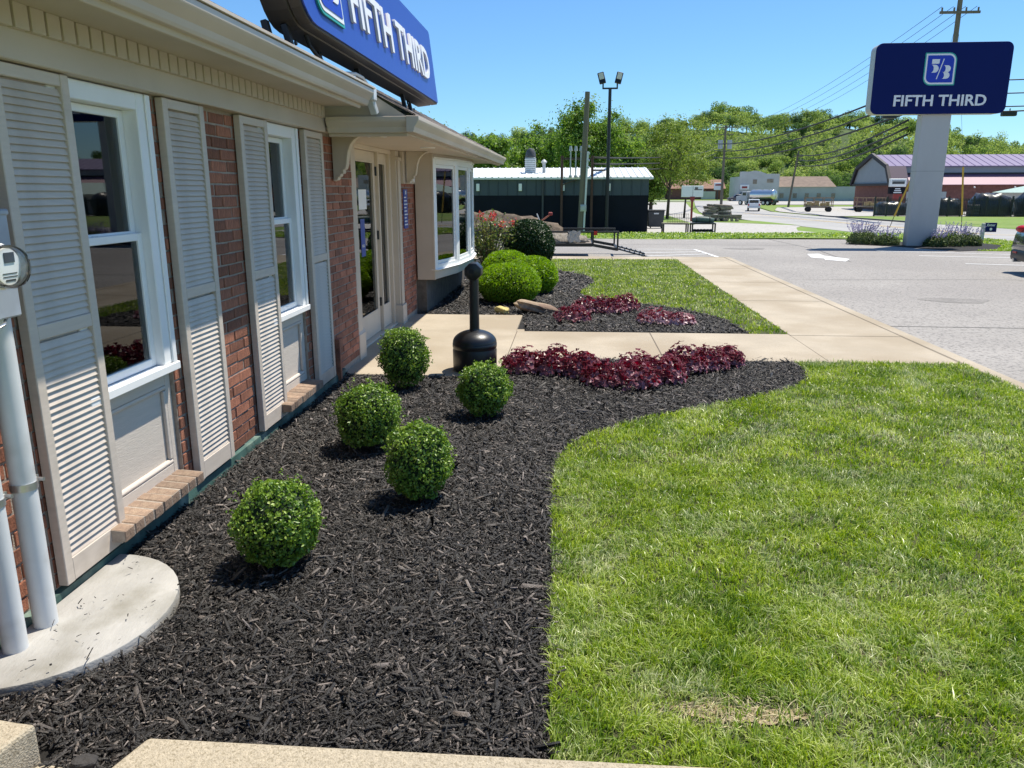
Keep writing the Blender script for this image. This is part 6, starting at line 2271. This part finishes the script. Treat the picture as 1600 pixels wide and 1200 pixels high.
# ------------------------------------------------------------------ trees
def make_tree(name, x, y, z0, h, cr, label, seed, m, group=None, nl=9000, leaf=(.32, .2), trunk=.25, cz=(.35, 1.0), airy=0.0, limbs=9, cat='tree'):
    rng = np.random.default_rng(seed)
    t = thing(name, (x, y, z0), label, cat, group)
    b = MB()
    b.tube([(0, 0, -.2), (.05 * h * .2, 0, h * .25), (.02 * h, .01 * h, h * .55), (0, 0, h * .85)], [trunk, trunk * .75, trunk * .45, trunk * .12], 9)
    tips = []
    for k in range(limbs):
        a = k * 2.4 + rng.uniform(-.4, .4)
        f0 = rng.uniform(cz[0] * .8, .7)
        f1 = rng.uniform(max(f0 + .05, cz[0] + .1), cz[1] * .98)
        zc_, hz_ = (cz[0] + cz[1]) / 2, (cz[1] - cz[0]) / 2
        f1 = min(f1, cz[1] * .93)
        rr = cr * rng.uniform(.5, .9) * math.sqrt(max(.03, 1 - ((f1 - zc_) / hz_) ** 2))
        p0 = Vector((.01 * h, 0, h * f0))
        p2 = Vector((rr * math.cos(a), rr * math.sin(a), h * f1))
        p1 = p0.lerp(p2, .5) + Vector((0, 0, -h * .03))
        b.tube([p0, p1, p2], [trunk * .35, trunk * .22, trunk * .06], 6)
        tips.append((p2, .30 * cr))
        for q in range(4):
            s_ = rng.uniform(.4, 1.0)
            pb = p0.lerp(p2, s_)
            pe = pb + Vector((rng.normal() * .2 * cr, rng.normal() * .2 * cr, min(abs(rng.normal()), 1.2) * .05 * h))
            b.tube([pb, pe], [trunk * .12, trunk * .03], 5)
            tips.append((pe, .27 * cr))
    for q in range(limbs * 3):
        d = rng.normal(size=3)
        d /= np.linalg.norm(d)
        rr = rng.uniform(.35, .86)
        zc = h * (cz[0] + cz[1]) / 2
        tips.append((Vector((d[0] * cr * rr, d[1] * cr * rr, zc + d[2] * rr * h * (cz[1] - cz[0]) / 2)), rng.uniform(.16, .30) * cr))
    b.build('trunk', 'bark', t, local=True, smooth='all')
    cent = np.array([list(p) for p, _ in tips])
    rad = np.array([r for _, r in tips])
    ci = rng.integers(0, len(tips), nl)
    P = rng.normal(size=(nl, 3))
    P /= np.linalg.norm(P, axis=1, keepdims=True)
    P *= (np.abs(rng.normal(scale=.62, size=nl)) * rad[ci])[:, None] * np.array([1, 1, .85])
    N = P + rng.normal(scale=.4, size=P.shape) * rad.mean()
    P = cent[ci] + P
    P[:, 2] = np.maximum(P[:, 2], h * cz[0] * .6)
    V, T = quads_leaf(P, N + [0, 0, .3], leaf[0] * rng.uniform(.6, 1.4, nl), leaf[1] * rng.uniform(.6, 1.4, nl), rng)
    c = npobj('crown', V, T, m, t, local=True)
    c['kind'] = 'stuff'
    return t
make_tree('shade_tree', 1.0, 70, zg(70), 9.7, 3.7, 'tall full spring tree rising above the dark building behind the poles', 101, 'midtree', nl=34000, leaf=(.22, .14), cz=(.25, 1.0), trunk=.38, limbs=16)
make_tree('shade_tree', 8.9, 76, zg(76), 9.6, 3.6, 'airy pale green tree leaning over the end of the dark building', 102, 'airytree', nl=9000, leaf=(.19, .12), cz=(.3, .98), trunk=.16, limbs=13)
make_tree('shade_tree', 11.3, 82, zg(82), 6.9, 2.7, 'small spreading pale tree above the board sign', 103, 'airytree', nl=6500, leaf=(.18, .11), cz=(.35, .98), trunk=.12, limbs=9)
mids = [(-11.5, 92, 9.6, 4.4, 'broad green tree behind the dark building, nearest the bank roof edge'), (-5.0, 98, 9.2, 4.0, 'broad green tree behind the dark building, left of the roof vent'),
        (-16.5, 84, 10, 4.4, 'broad green tree glimpsed just past the bank eave'), (-8.2, 84, 8.2, 3.4, 'lower yellow green tree behind the white metal roof'),
        (-1.0, 90, 9.0, 3.6, 'rounded green tree beside the tall spring tree'), (5.6, 96, 8.0, 3.2, 'rounded green tree behind the twin floodlight pole'),
        (10.0, 104, 7.6, 3.4, 'rounded green tree behind the airy pale tree')]
for i, (x, y, h, r, lab) in enumerate(mids):
    make_tree('shade_tree', x, y, zg(y), h, r, lab, 110 + i, 'midtree', 'trees behind the dark building', nl=16000, leaf=(.32, .22), cz=(.15, 1.0), trunk=.28, limbs=13)
# distant hillside trees: six crowns shared by copies
HT = []
for k in range(6):
    rng = np.random.default_rng(200 + k)
    n = 1700
    hgt = 9.0
    nb = 12
    cen = np.stack([rng.normal(scale=1.7, size=nb), rng.normal(scale=1.7, size=nb), rng.uniform(3.2, 7.4, nb)], 1)
    rb_ = rng.uniform(1.2, 2.1, nb)
    ci = rng.integers(0, nb, n)
    P = rng.normal(size=(n, 3))
    P /= np.linalg.norm(P, axis=1, keepdims=True)
    D = P.copy()
    P = cen[ci] + P * (rng.uniform(.72, 1.05, n) * rb_[ci])[:, None]
    V, T = quads_leaf(P, D + rng.normal(scale=.45, size=P.shape) + [0, 0, .25], rng.uniform(.35, .75, n), rng.uniform(.25, .5, n), rng)
    b = MB()
    b.tube([(0, 0, -.5), (.1, 0, 3), (0, .1, 6)], [.28, .2, .08], 6)
    bt = np.array(b.v)
    tt = []
    for f in b.f:
        for q in range(1, len(f) - 1):
            tt.append((f[0], f[q], f[q + 1]))
    nvl, ntl = len(V), len(T)
    V2, T2 = join_np([(V, T), (bt, np.array(tt))])
    me = npmesh('hillside_tree', V2, T2, 'hilltree')
    me.materials.append(M['bark'])
    mi = np.zeros(len(T2), np.int32)
    mi[ntl:] = 1
    me.polygons.foreach_set('material_index', mi)
    HT.append(me)
rng = np.random.default_rng(77)
cand = []
y = 246.0
row = 0
while y < 352:
    x = -64 + (row % 2) * 4.5
    while x < 226:
        xx, yy_ = x + rng.normal() * 1.6, y + rng.normal() * 1.8
        ang = math.degrees(math.atan2(xx, yy_))
        if -9.5 < ang < 31:
            cand.append((xx, yy_))
        x += 6.9
    y += 7.6
    row += 1
# spread evenly, keep the nearest rows and the ridge
if len(cand) > 299:
    # the ones that show largest: the nearest rows and the crowns along the ridge
    order = sorted(range(len(cand)), key=lambda i_: min((cand[i_][1] - 244) / 60.0, abs(cand[i_][1] - 338) / 26.0) + rng.random() * .9)
    keepi, extra = sorted(order[:299]), order[299:]
else:
    keepi, extra = range(len(cand)), []
labs = ('leafy tree on the wooded hillside across the road',)
for i in keepi:
    xx, yy_ = cand[i]
    s_ = rng.uniform(.52, .98)
    o = inst('hillside_tree', HT[int(rng.integers(6))], (xx, yy_, float(hill_z(xx, yy_)) - .4), rot=(0, 0, rng.uniform(0, 6.28)), scale=(s_ * rng.uniform(.95, 1.25), s_ * rng.uniform(.95, 1.25), s_ * rng.uniform(.85, 1.2)))
    tag(o, 'leafy tree at the foot of the wooded hillside across the road' if yy_ < 268 else 'leafy tree on the wooded ridge line against the sky' if yy_ > 325 else 'leafy tree on the middle slope of the wooded hillside', 'tree', 'trees on the far hillside')
# the rest of the wood beyond 300 trees, as one mass
parts = []
ex = [cand[i] for i in extra]
for xx, yy_ in ex + [(rng.uniform(-66, 226), rng.uniform(246, 345)) for _ in range(260)]:
    n = 300
    s_ = rng.uniform(2.0, 3.4)
    nb = 7
    cen = rng.normal(scale=.5, size=(nb, 3)) * [1, 1, .8]
    ci = rng.integers(0, nb, n)
    P = rng.normal(size=(n, 3))
    P /= np.linalg.norm(P, axis=1, keepdims=True)
    D = P.copy()
    P = np.array([xx, yy_, float(hill_z(xx, yy_)) + s_ * 1.3]) + (cen[ci] + P * rng.uniform(.4, .62, n)[:, None]) * s_
    parts.append(quads_leaf(P, D + rng.normal(scale=.45, size=P.shape) + [0, 0, .25], rng.uniform(.35, .8, n), rng.uniform(.28, .55, n), rng))
V, T = join_np(parts)
tag(npobj('hillside_woods', V, T, M['hilltree']), 'dense green undergrowth and smaller trees filling the far hillside', 'woods', kind='stuff')
